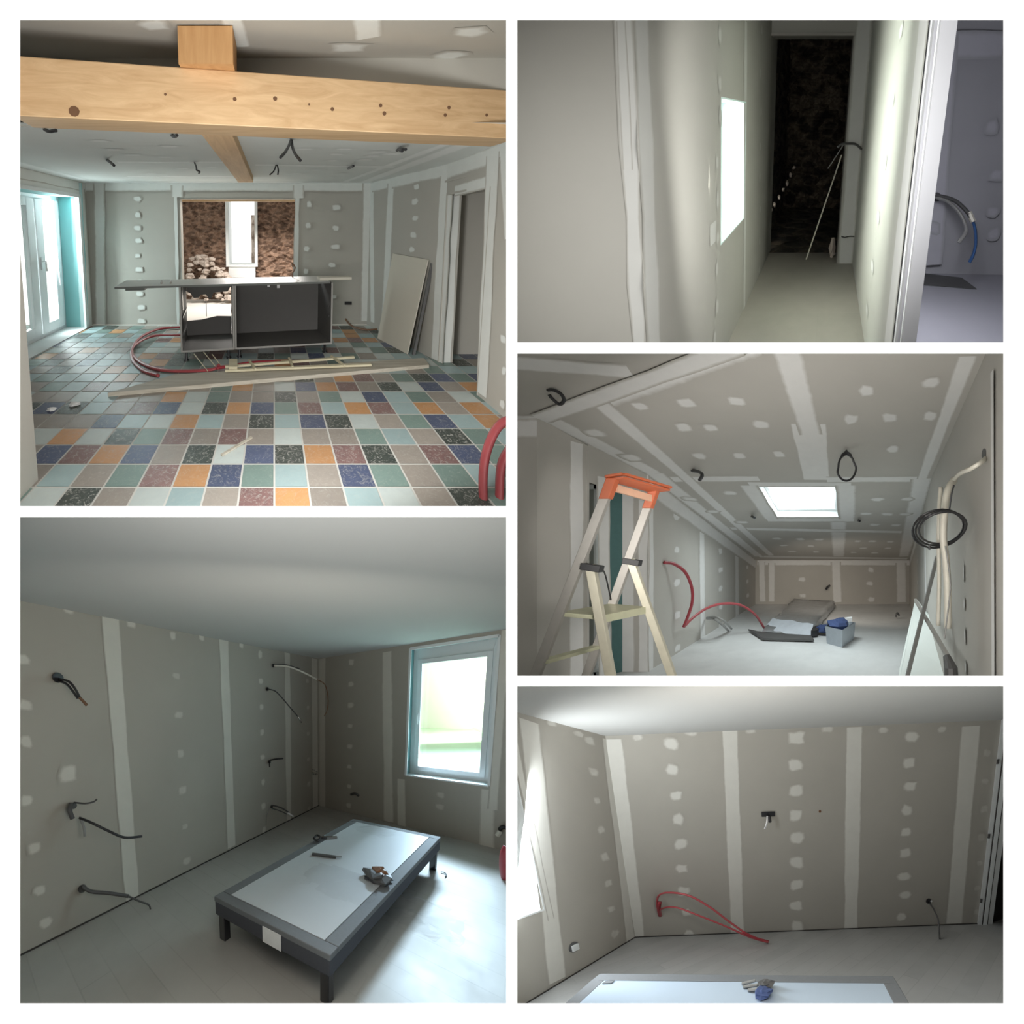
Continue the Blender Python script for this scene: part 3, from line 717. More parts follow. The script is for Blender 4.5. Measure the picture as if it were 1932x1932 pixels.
wire_pair(K, 'ceiling_cable', [[(1.0879,3.0303,2.1900),(1.0348,2.7992,2.1500),(1.0518,2.7308,2.1300)], [(1.0837,2.9425,2.1700),(1.0266,2.7410,2.1200)]], .012, 'black', 'dark cable stub on the ceiling near the right wall, below the beam', group=WG)
wire_pair(K, 'ceiling_cable', [[(-1.5967,2.4005,2.1900),(-1.5049,2.3091,2.1500),(-1.4431,2.2850,2.1500)]], .012, 'black', 'dark cable stub just below the beam at far left', group=WG)
wire_pair(K, 'ceiling_cable', [[(-0.7556,2.5454,2.1900),(-0.7161,2.4755,2.1600),(-0.6853,2.4347,2.1600)]], .012, 'black', 'dark cable stub just below the middle of the left beam half', group=WG)

# stone room behind the opening
w = MB(K)
def wavy(mb, x0, x1, y, z0, z1, nx, nz, amp):
    g = [[mb.vert((x0 + (x1 - x0) * i / nx, y + random.uniform(-amp, amp), z0 + (z1 - z0) * j / nz)) for i in range(nx + 1)] for j in range(nz + 1)]
    for j in range(nz):
        for i in range(nx): mb.face([g[j][i], g[j][i + 1], g[j + 1][i + 1], g[j + 1][i]])
YS = 7.0
wl = (-0.9557,7.0000,2.0686); wr = (-0.3929,7.0000,0.7419)
wavy(w, -3.0, wl[0], YS, 0, 2.3, 30, 40, .03); wavy(w, wr[0], 2.0, YS, 0, 2.3, 30, 40, .03); wavy(w, wl[0], wr[0], YS, 0, wr[2] - .12, 8, 14, .02)
struct(w, 'wall_stone', 'stone')
w = MB(K); w.box(wl[0], wl[0] + .012, YS - .02, YS + .45, wr[2], 2.3); w.box(wr[0] - .012, wr[0], YS - .02, YS + .45, wr[2], 2.3)
w.box(wl[0] - .05, wl[0], YS - .06, YS, wr[2], 2.25); w.box(wr[0], wr[0] + .05, YS - .06, YS, wr[2], 2.25)
w.box(wl[0] - .05, wr[0] + .05, YS - .06, YS + .45, wr[2] - .03, wr[2]); w.box(wl[0], wr[0], YS - .05, YS - .02, wr[2] - .26, wr[2] - .03)
struct(w, 'window_1', 'reveal')
w = MB(K); w.poly([(-3.2, KY, -.005), (2.2, KY, -.005), (2.2, YS + .1, -.005), (-3.2, YS + .1, -.005)]); struct(w, 'floor_stone_room', 'subfloor')
w = MB(K); w.box(-1.50, .42, KY + .13, KY + .20, 1.93, 2.0); struct(w, 'trim_2', 'beam')
m = MB(K); wavy(m, wl[0] + .3, wr[0] + .4, YS + 2.6, .3, 1.9, 8, 12, .08)
m.build('outside_wall', 'rock', label='sunlit stone garden wall seen through the narrow stone room window', cat='wall')
rn = random.Random(5)
for i in range(84):
    u = rn.random(); zz = rn.random()
    px = -1.75 + u * 1.0; h = .92 * (1 - max(0, (u - .45)) * 1.3) ; z = h * zz; y = 6.9 - (1 - zz) * .28 * rn.uniform(.6, 1)
    s = rn.uniform(.035, .08); m = MB(K); m.lump((px, y, z + .04), s * 1.2, s, s * .8, .28, nu=7, nv=5)
    m.build('rubble_stone', 'rock', label='pale stone in the rubble heap behind the kitchen opening', cat='stone', group='rubble stones heaped in the stone room')

# ================================================================== CORRIDOR (top right)
f = MB(H); f.poly([(-3, .7, 0), (.33, .7, 0), (.33, 6.5, 0), (-3, 6.5, 0)]); struct(f, 'floor_corridor', 'floor_H')
w = MB(H); HY = 1.06
panel_holes(w, (-.6, HY, 0), (0, 1, 0), (0, 0, 1), 3.7 - HY, 2.6, [(1.89 - HY, 2.42 - HY, .78, 1.61)])
nl = (1, 0, 0)
w.band((-.6, HY + .05, 0), (-.6, HY + .05, 2.6), .09, nl, .5)
w.band((-0.6000,2.3835,2.1344), (-0.6000,2.4844,-0.0458), .07, nl, .4)
w.band((-0.6000,1.7470,0.8294), (-0.6000,1.7475,0.9505), .10, nl)
w.column((-0.6000,1.8557,1.9174), (-0.6000,1.7903,0.2118), 9, nl, .05, .10, .6)
w.column((-0.6000,2.8767,2.1868), (-0.6000,3.0867,-0.2452), 9, nl, .06, .09, .5)
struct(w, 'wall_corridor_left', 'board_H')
w = MB(H); w.poly([(-3, HY, 0), (-.6, HY, 0), (-.6, HY, 2.6), (-3, HY, 2.6)])
w.band((-.625, HY, 0), (-.625, HY, 2.6), .05, (0, -1, 0), .4); w.band((-0.6314,1.0600,1.7821), (-0.6333,1.0600,1.3426), .03, (0, -1, 0), .5, .004)
struct(w, 'wall_corridor_corner', 'board_H')
w = MB(H)     # deep window slot
w.box(-.80, -.598, 1.88, 1.89, .78, 1.61); w.box(-.80, -.598, 2.42, 2.43, .78, 1.61); w.box(-.80, -.598, 1.88, 2.43, .77, .78); w.box(-.80, -.598, 1.88, 2.43, 1.61, 1.62)
struct(w, 'window_2', 'reveal_cyan')
wn = MB(H); wn.box(-.80, -.77, 1.89, 1.93, .78, 1.61); wn.box(-.80, -.77, 2.38, 2.42, .78, 1.61); wn.box(-.80, -.77, 1.93, 2.38, .78, .82); wn.box(-.80, -.77, 1.93, 2.38, 1.57, 1.61)
wo = wn.build('slot_window', 'pvc', label='narrow bright window slot in the left corridor wall', cat='window', bevel=.004)
g = MB(H); g.box(-.788, -.782, 1.93, 2.38, .82, 1.57); g.build('glass_pane', 'glass', wo)
# end wall with the dark doorway
w = MB(H); EY = 3.34
panel_holes(w, (-.62, EY, 0), (1, 0, 0), (0, 0, 1), 1.2, 2.7, [(.01, .78, 0, 2.28)])
w.box(.16, .17, EY, EY + .22, 0, 2.28); w.box(-.62, .17, EY, EY + .22, 2.28, 2.29); w.box(-.61, -.60, EY, EY + .22, 0, 2.28)
w.band((.255, EY, 0), (.25, EY, 2.6), .14, (0, -1, 0), .4); 
struct(w, 'wall_corridor_end', 'board_H')
m = MB(H); m.box(-.62, .17, EY - .012, EY + .02, 2.262, 2.285); struct(m, 'trim_3', 'steel')
# right wall of the corridor and door lining
w = MB(H); w.poly([(.33, 1.30, 0), (.33, EY, 0), (.33, EY, 2.7), (.33, 1.30, 2.7)])
w.column((0.3300,1.8337,1.9378), (0.3300,2.0635,0.2358), 6, (-1, 0, 0), .10, .07, 1.0, 0)
w.band((.33, 1.38, 0), (.33, 1.38, 2.6), .13, (-1, 0, 0), .3)
struct(w, 'wall_corridor_right', 'board_H_lit')
m = MB(H); m.box(.335, .385, 1.24, 1.31, 0, 2.7); m.box(.345, .40, 1.20, 1.235, 0, 2.7); m.box(.36, .42, 1.30, 1.42, 0, 2.7)
struct(m, 'trim_4', 'board_side')
m = MB(H); m.box(.332, .342, 1.275, 1.285, 0, 2.7); m.box(.343, .35, 1.222, 1.23, 0, 2.7); struct(m, 'trim_5', 'reveal')
# side room on the right
w = MB(H); w.poly([(.4, 3.12, 0), (3.2, 3.02, 0), (3.2, 3.02, 2.7), (.4, 3.12, 2.7)]); w.poly([(.43, 1.4, 0), (.43, 3.15, 0), (.43, 3.15, 2.7), (.43, 1.4, 2.7)])
w.dabs([(0.9572,3.0600,1.2161),(1.4430,3.0600,1.4300),(1.5605,3.0600,0.9963),(1.5778,3.0600,0.6419),(1.6263,3.0600,0.4323),(1.0489,3.0600,0.4852)], (0, -1, 0), .11, .12, .7)
w.band((1.0383,3.0600,2.1243), (1.4374,3.0600,2.1243), .2, (0, -1, 0)); w.band((0.9560,3.0600,2.2306), (1.0860,3.0600,0.1076), .16, (0, -1, 0))
struct(w, 'wall_side_room', 'board_side')
w = MB(H); w.poly([(.33, .8, -.003), (3.4, .8, -.003), (3.4, 3.2, -.003), (.33, 3.2, -.003)]); struct(w, 'floor_side_room', 'floor_side')
w = MB(H); w.poly([(.33, .8, 2.7), (3.4, .8, 2.7), (3.4, 3.4, 2.7), (-3, 3.4, 2.7), (-3, .8, 2.7)]); struct(w, 'ceiling_corridor', 'board_H')
m = MB(H); q = [(0.9895,3.0982,0.0060),(1.3591,2.9961,0.0060),(1.4094,2.7802,0.0060),(0.9098,2.8691,0.0060)]; m.prism([(p[0], p[1], 0) for p in q], (0, 0, .008)); 
m.build('metal_plate', 'darkgrey', label='dark flat metal plate lying on the side room floor below the conduits', cat='plate', bevel=.002)
t = thing(H, 'wall_outlet', (1.0066,3.0500,0.7980), 'black outlet with two conduits arching out of the side room wall', 'outlet')
m = MB(H); p = Vector((1.0099,3.0600,0.7957)); m.obox(p - Vector((.035, .05, .035)), (.07, 0, 0), (0, .05, 0), (0, 0, .07)); m.build('back_box', 'black', t)
MB(H).tube([(0.9980,3.0200,0.7949),(1.0884,2.9500,0.7818),(1.1709,2.8500,0.7104),(1.2201,2.8000,0.6195),(1.2196,2.7500,0.5500),(1.1567,2.7200,0.4655)], .017, seg=6).build('grey_conduit', 'grey_tube', t)
MB(H).tube([(1.0052,3.0200,0.8149),(1.1482,2.9200,0.7891),(1.2381,2.8200,0.7092),(1.2830,2.8000,0.6291)], .02).build('dark_conduit', 'darkgrey', t)
MB(H).tube([(1.2529,2.8100,0.6739),(1.2970,2.7800,0.6020),(1.3179,2.7500,0.4686),(1.3067,2.7300,0.3653),(1.2776,2.7200,0.2868)], .014).build('blue_cable', 'blue_wire', t)
MB(H).tube([(1.2518,2.8200,0.7092),(1.2875,2.7900,0.6322)], .026, smooth=False).build('collar', 'cream', t)
MB(H).tube([(0.9494,3.0400,0.7598),(0.9451,3.0300,0.6503),(0.9426,3.0300,0.5472)], .008).build('thin_wire', 'grey_tube', t)
# dark stone room beyond the corridor
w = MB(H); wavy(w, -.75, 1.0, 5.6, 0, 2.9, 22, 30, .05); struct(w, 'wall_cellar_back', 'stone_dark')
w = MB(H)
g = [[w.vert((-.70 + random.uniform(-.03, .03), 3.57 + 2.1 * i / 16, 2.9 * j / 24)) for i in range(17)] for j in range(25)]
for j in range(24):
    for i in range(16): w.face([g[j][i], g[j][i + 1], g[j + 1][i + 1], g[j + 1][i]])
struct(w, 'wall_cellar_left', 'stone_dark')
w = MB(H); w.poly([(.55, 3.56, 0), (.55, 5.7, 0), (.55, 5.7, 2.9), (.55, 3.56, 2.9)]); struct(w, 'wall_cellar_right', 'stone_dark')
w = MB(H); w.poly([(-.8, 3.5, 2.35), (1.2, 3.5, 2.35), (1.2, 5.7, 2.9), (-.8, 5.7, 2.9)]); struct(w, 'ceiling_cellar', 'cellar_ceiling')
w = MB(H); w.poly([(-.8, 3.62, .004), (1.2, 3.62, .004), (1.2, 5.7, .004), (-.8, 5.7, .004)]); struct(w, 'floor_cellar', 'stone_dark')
for i, q in enumerate([(-0.3906,3.9000,0.9460),(-0.4240,3.9000,0.8580),(-0.4636,3.9000,0.7629),(-0.5041,3.9000,0.6797),(-0.5510,3.9000,0.5894),(-0.6046,3.9000,0.4983),(-0.6405,3.9000,0.4327)]):
    m = MB(H); m.lump(q, .018, .02, .022 + .006 * (i % 3), .35, nu=6, nv=5); m.build('wall_stone', 'rock', label='small pale stone in the ragged edge left inside the dark doorway', cat='stone', group='pale stones along the dark doorway edge')
m = MB(H); m.bar((-0.1667,3.4462,-0.0000), (0.1399,3.5000,1.1366), .014, .02, (1, 0, 0)); m.build('thin_batten', 'panel', label='thin pale batten leaning diagonally in the dark doorway', cat='batten')
m = MB(H); m.bar((0.0058,3.5000,0.9916), (0.1516,3.4500,1.2503), .010, .014, (1, 0, 0)); m.build('batten_offcut', 'grey_tube', label='short grey strip leaning near the top of the thin batten', cat='batten')
m = MB(H); m.tube([(0.3214,3.3200,1.2129),(0.2509,3.2000,1.2684),(0.1775,3.1500,1.2769),(0.1176,3.1200,1.2742),(0.0800,3.1000,1.2465)], .012); m.build('wall_cable', 'darkgrey', label='dark cable bending out of the pier beside the dark doorway, upper one', cat='cable', smooth=True)
m = MB(H); m.tube([(0.3204,3.3200,0.3070),(0.2653,3.2500,0.3321),(0.2211,3.2200,0.3317),(0.1871,3.2000,0.3501)], .007); m.build('wall_cable', 'darkgrey', label='short dark wire low on the pier beside the dark doorway', cat='cable', smooth=True)
m = MB(H); m.lump((0.1095,3.5000,0.1073), .03, .03, .12, .3); m.build('plaster_lump', 'rock', label='ragged grey plaster lump on the doorway jamb near the floor', cat='rubble')
# ================================================================== ATTIC ROOM (middle right)
CZ = lambda y: 1.13 + .258 * (8.8 - y)
NA = (0, -.258, -1)
P1, P2, Q1 = Vector((-2.71, 3.07, 2.61)), Vector((-.74, 2.32, 2.80)), Vector((-3.04, 3.0, 2.61))
f = MB(A); f.poly([(-4, .7, 0), (2.6, .7, 0), (2.6, 9.3, 0), (-4, 9.3, 0)]); struct(f, 'floor_attic', 'floor_A')
# sloping ceiling with the roof window opening
c = MB(A)
SX0, SX1, SY0, SY1 = -1.19, -.195, 4.42, 5.55
xs_ = [-3.4, SX0, SX1, 2.4]; ys_ = [1.6, SY0, SY1, 8.8]
for i in range(3):
    for j in range(3):
        if i == 1 and j == 1: continue
        x0, x1, y0, y1 = xs_[i], xs_[i + 1], ys_[j], ys_[j + 1]
        c.poly([(x0, y0, CZ(y0)), (x0, y1, CZ(y1)), (x1, y1, CZ(y1)), (x1, y0, CZ(y0))])
def sb(a, b, w_, **k): c.band(a, b, w_, NA, **k)
sb((-2.0633,2.7351,2.6947), (-2.0003,4.1793,2.3221), .16); sb((-2.0003,4.1793,2.3221), (-1.9188,8.2584,1.2697), .16)
sb((-0.4336,2.2044,2.8317), (-0.3785,3.2581,2.5598), .20); sb((-0.3834,3.0938,2.6022), (-0.4172,4.2079,2.3148), .30, feather=.15)
sb((-0.2066,5.7991,1.9042), (-0.2982,8.3711,1.2407), .30)
sb((-2.6398,4.2079,2.3148), (-1.1199,4.1793,2.3221), .15); sb((-0.2933,4.2079,2.3148), (0.9094,4.1936,2.3185), .15)
sb((-2.2379,6.1478,1.8143), (1.0856,6.3713,1.7566), .16)
sb((-2.2432,8.3711,1.2407), (1.4264,8.6059,1.1801), .22)
sb((-2.6541,3.0326,2.6180), (-2.3163,4.0416,2.3577), .20); sb((-2.3163,4.0416,2.3577), (-2.2432,8.3711,1.2407), .22)
sb((0.8006,2.3389,2.7970), (0.8739,4.1793,2.3221), .13); sb((0.8739,4.1793,2.3221), (1.2967,8.3711,1.2407), .26)
sb((SX0 - .12, SY0 - .05, CZ(SY0 - .05)), (SX0 - .12, SY1 + .1, CZ(SY1 + .1)), .22); sb((SX1 + .14, SY0 - .05, CZ(SY0 - .05)), (SX1 + .14, SY1 + .1, CZ(SY1 + .1)), .26)
sb((SX0 - .2, SY1 + .13, CZ(SY1 + .13)), (SX1 + .25, SY1 + .13, CZ(SY1 + .13)), .2); sb((SX0 - .1, SY0 - .08, CZ(SY0 - .08)), (SX1 + .2, SY0 - .08, CZ(SY0 - .08)), .14)
sb(P1 + Vector((.1, -.1, .03)), P2 + Vector((.1, -.12, .02)), .26)
c.dabs([(-1.7523,2.8495,2.6652),(-1.3408,2.8103,2.6753),(-0.9295,2.7911,2.6803),(-1.5376,3.1413,2.5899),(-1.2879,3.1494,2.5879),(-0.8071,3.1016,2.6002),(-1.6149,3.6453,2.4599),(-1.1823,3.6345,2.4627),(-0.7555,3.6131,2.4682),(0.1241,2.6697,2.7116),(0.6114,2.5798,2.7348),(0.0047,3.0251,2.6199),(0.3396,3.0029,2.6256),(0.6926,2.9810,2.6313),(0.4295,3.5097,2.4949)], NA, .14, .13, .9)
c.dabs([(-2.4183,3.2323,2.5665),(-2.3587,3.6781,2.4515),(-2.2532,4.8007,2.1618),(-2.1338,5.2983,2.0334),(0.3733,4.8196,2.1570),(0.7957,4.8007,2.1618),(0.2422,5.3914,2.0094),(0.5788,5.4152,2.0033),(0.8640,5.4152,2.0033),(-1.6184,4.6026,2.2129)], NA, .20, .14, .8)
c.dabs([(-1.8415,5.7991,1.9042),(0.4140,5.9395,1.8680),(0.7858,5.9684,1.8606),(-1.4630,6.7948,1.6473),(-1.0054,6.8326,1.6376),(-0.6279,6.8709,1.6277),(0.1407,6.9883,1.5974),(0.4438,6.9883,1.5974),(0.8165,7.0283,1.5871),(-1.4404,7.3219,1.5113),(-0.8557,7.3659,1.5000),(0.2689,7.5471,1.4532),(0.8183,7.5471,1.4532),(-1.3474,7.8364,1.3786),(-0.7941,7.8867,1.3656),(0.0615,7.9378,1.3525),(0.5569,7.9895,1.3391)], NA, .19, .16, .75)
fold = (P2 - P1).normalized(); cutn = Vector((fold.y, -fold.x, 0))      # ends at the fold with the flat ceiling
if cutn.y > 0: cutn = -cutn
struct(c, 'ceiling_slope', 'board_A', cuts=[(P1, cutn)])
c = MB(A)
c.poly([P1, P2, (-0.6440,2.0281,2.8508), (-2.0589,1.9691,2.8116), (-3.1814,3.0427,2.5982)])
na2 = (0, -.16, -1)
c.band((-2.3208,2.3229,2.7450), (-1.5798,2.4576,2.7486), .15, na2); c.band(P1 + Vector((0, -.08, 0)), P2 + Vector((0, -.08, 0)), .14, na2); c.band((-3.0070,3.0097,2.6096), (-2.6867,3.0483,2.6143), .16, na2)
struct(c, 'ceiling_attic_flat', 'board_A')
# end knee wall
w = MB(A); w.poly([(-2.6, 8.8, 0), (1.7, 8.8, 0), (1.7, 8.8, 1.2), (-2.6, 8.8, 1.2)]); nb = (0, -1, 0)
w.band((-2.4, 8.8, 1.07), (1.55, 8.8, 1.07), .15, nb); w.band((-2.2900,8.8000,1.0911), (-2.2628,8.8000,0.0687), .16, nb); w.band((-2.0310,8.8000,1.0638), (-2.0310,8.8000,0.0687), .16, nb)
w.band((-0.3817,8.8000,1.0911), (-0.3408,8.8000,0.0551), .24, nb); w.band((1.2949,8.8000,1.0638), (1.3086,8.8000,0.0551), .26, nb)
w.dabs([(-1.2541,8.8000,0.6412),(-1.2268,8.8000,0.2187),(0.4907,8.8000,0.5322),(0.5316,8.8000,0.1233),(0.5180,8.8000,0.8866)], nb, .18, .13, .8)
struct(w, 'wall_attic_end', 'board_A')
# long left wall, window recess, near left wall
w = MB(A); nl = (1, .01, 0)
def vwall(mb, a, b, h, m=0): mb.poly([(a[0], a[1], 0), (b[0], b[1], 0), (b[0], b[1], h[1]), (a[0], a[1], h[0])], m)
vwall(w, (-2.42, 4.1), (-2.45, 8.8), (CZ(4.1) + .02, CZ(8.8) + .02))
w.band((-2.42, 4.14, 0), (-2.42, 4.14, 2.3), .12, nl, .3)
w.band((-2.4295,5.5816,2.1052), (-2.4297,5.6222,-0.0240), .20, nl); w.band((-2.4406,7.3285,1.5000), (-2.4408,7.3634,-0.0398), .26, nl)
w.band((-2.42, 4.1, CZ(4.1) - .12), (-2.44, 8.8, CZ(8.8) - .1), .22, nl)
w.column((-2.4242,4.7569,1.9053), (-2.4245,4.8012,0.0721), 5, nl, .16, .10, jx=0); w.column((-2.4346,6.3892,1.4010), (-2.4348,6.4158,0.0093), 5, nl, .22, .12, .8, 0)
w.column((-2.4455,8.0963,0.9984), (-2.4458,8.1390,-0.0129), 4, nl, .24, .12, .7, 0)
struct(w, 'wall_attic_left', 'board_A')
w = MB(A); vwall(w, (-2.72, 4.08), (-2.42, 4.08), (2.5, 2.5)); w.band((-2.47, 4.08, 0), (-2.47, 4.08, 2.4), .12, (0, -1, 0), .4); w.band((-2.66, 4.08, 0), (-2.66, 4.08, 2.4), .16, (0, -1, 0), .4)
vwall(w, (-2.72, 4.08), (-3.3, 4.08), (2.5, 2.5))
struct(w, 'wall_attic_pier', 'board_A')
w = MB(A); vwall(w, (-2.86, 3.95), (-2.72, 4.08), (2.3, 2.3)); struct(w, 'wall_attic_green', 'teal_dark')
w = MB(A)
vwall(w, (-2.624, 3.42), (-2.75, 3.0), (2.5, 2.63)); w.band((-2.5800,3.5666,2.2182), (-2.5735,3.5884,0.1382), .12, (1, -.3, 0), .4)
vwall(w, (-2.75, 3.0), (-3.6, 3.0), (2.63, 2.63)); w.box(-2.63, -2.62, 3.40, 3.43, 0, 2.45)
w.band((-2.6553,3.3157,2.5015), (-2.6553,3.3157,0.1647), .12, (1, -.3, 0), .3); w.band((-3.6, 3.0, 2.53), (-2.75, 3.0, 2.53), .16, (0, -1, 0))
vwall(w, (-2.624, 3.42), (-2.42, 4.1), (2.5, 2.5)) if False else None
w.poly([(-2.624, 3.42, 2.14), (-2.42, 4.1, 2.02), (-2.42, 4.1, 2.45), (-2.624, 3.42, 2.6)])
struct(w, 'wall_attic_near_left', 'board_A')
d = thing(A, 'glazed_door', (-2.74, 4.02, 0), 'tall narrow white framed glazed door in the recess behind the stepladder', 'door')
m = MB(A); m.box(-2.93, -2.90, 3.90, 3.94, 0, 2.2); m.box(-3.22, -3.19, 3.90, 3.94, 0, 2.2); m.box(-3.22, -2.90, 3.90, 3.94, 2.15, 2.2); m.box(-3.22, -2.90, 3.90, 3.94, 0, .06); m.build('door_frame', 'pvc', d)
g = MB(A); g.box(-3.19, -2.93, 3.915, 3.92, .06, 2.15); g.build('glass_pane', 'glass', d)
# right wall
w = MB(A); nr = (-1, .1, 0)
vwall(w, (1.52, 8.85), (.98, 4.1), (CZ(8.8) + .06, CZ(4.1) + .02)); vwall(w, (.98, 4.1), (.9, 1.9), (CZ(4.1) + .02, CZ(1.9) + .02))
w.band((1.50, 8.7, CZ(8.7) - .1), (.99, 4.15, CZ(4.1) - .08), .18, nr); w.band((1.0824,4.9913,1.8093), (1.0574,4.7738,0.2429), .2, nr)
w.band((0.8989,2.1734,2.6110), (0.8981,2.1555,0.6319), .06, nr, .3, .002)
w.column((0.9255,2.8050,1.2828), (0.9230,2.7459,0.5217), 4, nr, .05, .10, .8, 0); w.column((1.2373,6.3397,1.2054), (1.2103,6.1041,0.0817), 4, nr, .2, .12, .6, 0)
struct(w, 'wall_attic_right', 'board_A')
# roof window
s_ = MB(A)
for (xa, ya), (xb, yb) in (((SX0, SY0), (SX0, SY1)), ((SX1, SY0), (SX1, SY1)), ((SX0, SY0), (SX1, SY0)), ((SX0, SY1), (SX1, SY1))):
    s_.poly([(xa, ya, CZ(ya)), (xb, yb, CZ(yb)), (xb, yb + .03, CZ(yb) + .12), (xa, ya + .03, CZ(ya) + .12)])
struct(s_, 'window_3', 'reveal')
rw_ = MB(A)
fx0, fx1, fy0, fy1 = SX0, SX1, SY0 + .03, SY1 + .03
def sl(x0, x1, y0, y1, m_, th=.03, up_=.12): m_.prism([(x0, y0, CZ(y0) + up_), (x1, y0, CZ(y0) + up_), (x1, y1, CZ(y1) + up_), (x0, y1, CZ(y1) + up_)], (0, 0, th))
sl(fx0, fx0 + .05, fy0, fy1, rw_); sl(fx1 - .05, fx1, fy0, fy1, rw_); sl(fx0 + .05, fx1 - .05, fy0, fy0 + .05, rw_); sl(fx0 + .05, fx1 - .05, fy1 - .05, fy1, rw_)
ro = rw_.build('roof_window', 'pvc', label='bright rectangular roof window in the sloping attic ceiling', cat='window')
g = MB(A); sl(fx0 + .05, fx1 - .05, fy0 + .05, fy1 - .05, g, .005, .13); g.build('glass_pane', 'glass', ro)

# stepladder
t = thing(A, 'stepladder', (-1.95, 2.48, 0), 'aluminium stepladder with an orange top tray standing at the left of the attic room', 'ladder')
FL0, FL1 = Vector((-2.3407,2.3000,0.0607)), Vector((-2.2043,2.6500,0.0592)); TL0, TL1 = Vector((-1.6068,2.3000,1.9346)), Vector((-1.5311,2.6500,1.9105))
RL0, RL1 = Vector((-1.5106,2.3000,0.0607)), Vector((-1.2273,2.6500,0.0592)); HL0, HL1 = Vector((-1.7493,2.3000,1.3717)), Vector((-1.7035,2.6500,1.3933))
for a, b in ((FL0, TL0), (FL1, TL1)): MB(A).bar(a, b, .028, .062).build('front_rail', 'steel', t, bevel=.004)
for a, b in ((RL0, HL0), (RL1, HL1)): MB(A).bar(a, b, .030, .060).build('rear_leg', 'leg_cream', t, bevel=.004)
for a in (HL0, HL1): MB(A).obox(a + Vector((-.06, -.02, -.03)), (.13, 0, -.02), (0, .045, 0), (.01, 0, .045)).build('hinge_bracket', 'black', t, bevel=.004)
def on(a, b, z): return a + (b - a) * ((z - a.z) / (b.z - a.z))
for k_, z in enumerate((.22, .47, .72, 1.02)):
    a, b = on(FL0, TL0, z), on(FL1, TL1, z)
    if z > 1: continue
    m = MB(A); m.obox(a + Vector((-.035, 0, -.012)), (.085, 0, 0), b - a, (0, 0, .024)); m.build('step', 'step', t, bevel=.003)
a, b = on(FL0, TL0, 1.055), on(FL1, TL1, 1.055); e0, e1 = on(RL0, HL0, 1.03), on(RL1, HL1, 1.03)
m = MB(A); m.prism([a + Vector((-.02, 0, 0)), e0, e1, b + Vector((-.02, 0, 0))], (0, 0, -.028)); m.build('platform', 'step', t, bevel=.003)
m = MB(A); m.bar(e0 + Vector((-.01, 0, -.035)), e1 + Vector((-.01, 0, -.035)), .02, .035, (1, 0, 0)); m.build('platform_rail', 'step', t)
m = MB(A); m.tube([HL0 + Vector((.04, .01, -.02)), HL0 * .4 + b * .6 + Vector((0, 0, .12)), b + Vector((.0, -.02, .03))], .005); m.build('safety_strap', 'black', t)
# orange tray: rim, floor and side arms
m = MB(A); c0, c1 = TL0, TL1
tr = [c0 + Vector((-.02, -.02, .0)), c0 + Vector((.10, -.03, .015)), c1 + Vector((.12, .03, .02)), c1 + Vector((-.02, .03, .0))]
m.prism([p + Vector((0, 0, .0)) for p in tr], (0, 0, .014)); 
for i in range(4): m.bar(tr[i] + Vector((0, 0, .028)), tr[(i + 1) % 4] + Vector((0, 0, .028)), .016, .035, (0, 0, 1))
m.build('top_tray', 'orange', t, bevel=.004)
m = MB(A)
for p in (c0, c1): MB(A).obox(p + Vector((-.075, -.022, -.12)), (.07, 0, 0), (0, .044, 0), (.05, 0, .14)).build('tray_bracket', 'orange', t, bevel=.006)
m = MB(A); m.bar(c0 + Vector((.02, .02, -.045)), c1 + Vector((.0, -.03, -.045)), .05, .02, (0, 0, 1)); m.build('tray_underside_bar', 'orange_light', t)

# conduits, package, crate
t = thing(A, 'red_conduit', (-2.1000,4.3314,0.4601), 'long red conduit springing out of the left attic wall and looping across the floor', 'conduit')
MB(A).tube([(-2.4059,4.4000,1.2887),(-2.3211,4.5000,1.2630),(-2.2231,4.6000,1.1437),(-2.1841,4.7000,0.9321),(-2.1768,4.7000,0.7356),(-2.2277,4.7000,0.5536),(-2.2933,4.7000,0.3861)], .021, seg=8).build('upper_loop', 'redtube_dark', t, smooth=True)
MB(A).tube([(-2.2933,4.7000,0.3861),(-2.2082,4.8000,0.4963),(-2.0911,5.0000,0.5938),(-1.9703,5.3000,0.6052),(-1.7956,5.6000,0.5285),(-1.6171,5.8000,0.3321),(-1.5248,6.0394,0.0500)], .020, seg=8).build('lower_loop', 'red_hose', t, smooth=True)
for i, (pts, l) in enumerate((([(-2.3800,5.6697,0.3144),(-2.1000,5.3166,0.3965),(-1.9500,5.3118,0.3234),(-2.0913,6.0006,0.0500)], 'upper of two grey conduits curving out of the left attic wall to the floor'), ([(-2.3800,5.6697,0.2968),(-2.1500,5.3799,0.3500),(-2.0500,5.4463,0.2514),(-2.1223,5.9313,0.0300)], 'lower of two grey conduits curving out of the left attic wall to the floor'))):
    MB(A).tube(pts, .018).build('grey_conduit', 'grey_tube', label=l, cat='conduit', smooth=True)
t = thing(A, 'wrapped_package', (-1.0500,6.4559,0.0000), 'long flat package wrapped in grey plastic lying on the attic floor', 'package')
m = MB(A)
pk = [Vector(p) for p in [(-1.5335,5.8581,0.0300),(-0.6524,5.6155,0.0300),(-0.3642,8.3983,0.0300),(-1.4425,8.8693,0.0300)]]
top = [Vector(p) for p in [(-1.3886,6.2687,0.1600),(-0.6149,5.9252,0.1600),(-0.3865,8.3181,0.1600),(-1.4472,8.6508,0.1600)]]
ids = []
N_ = 10
rows = []
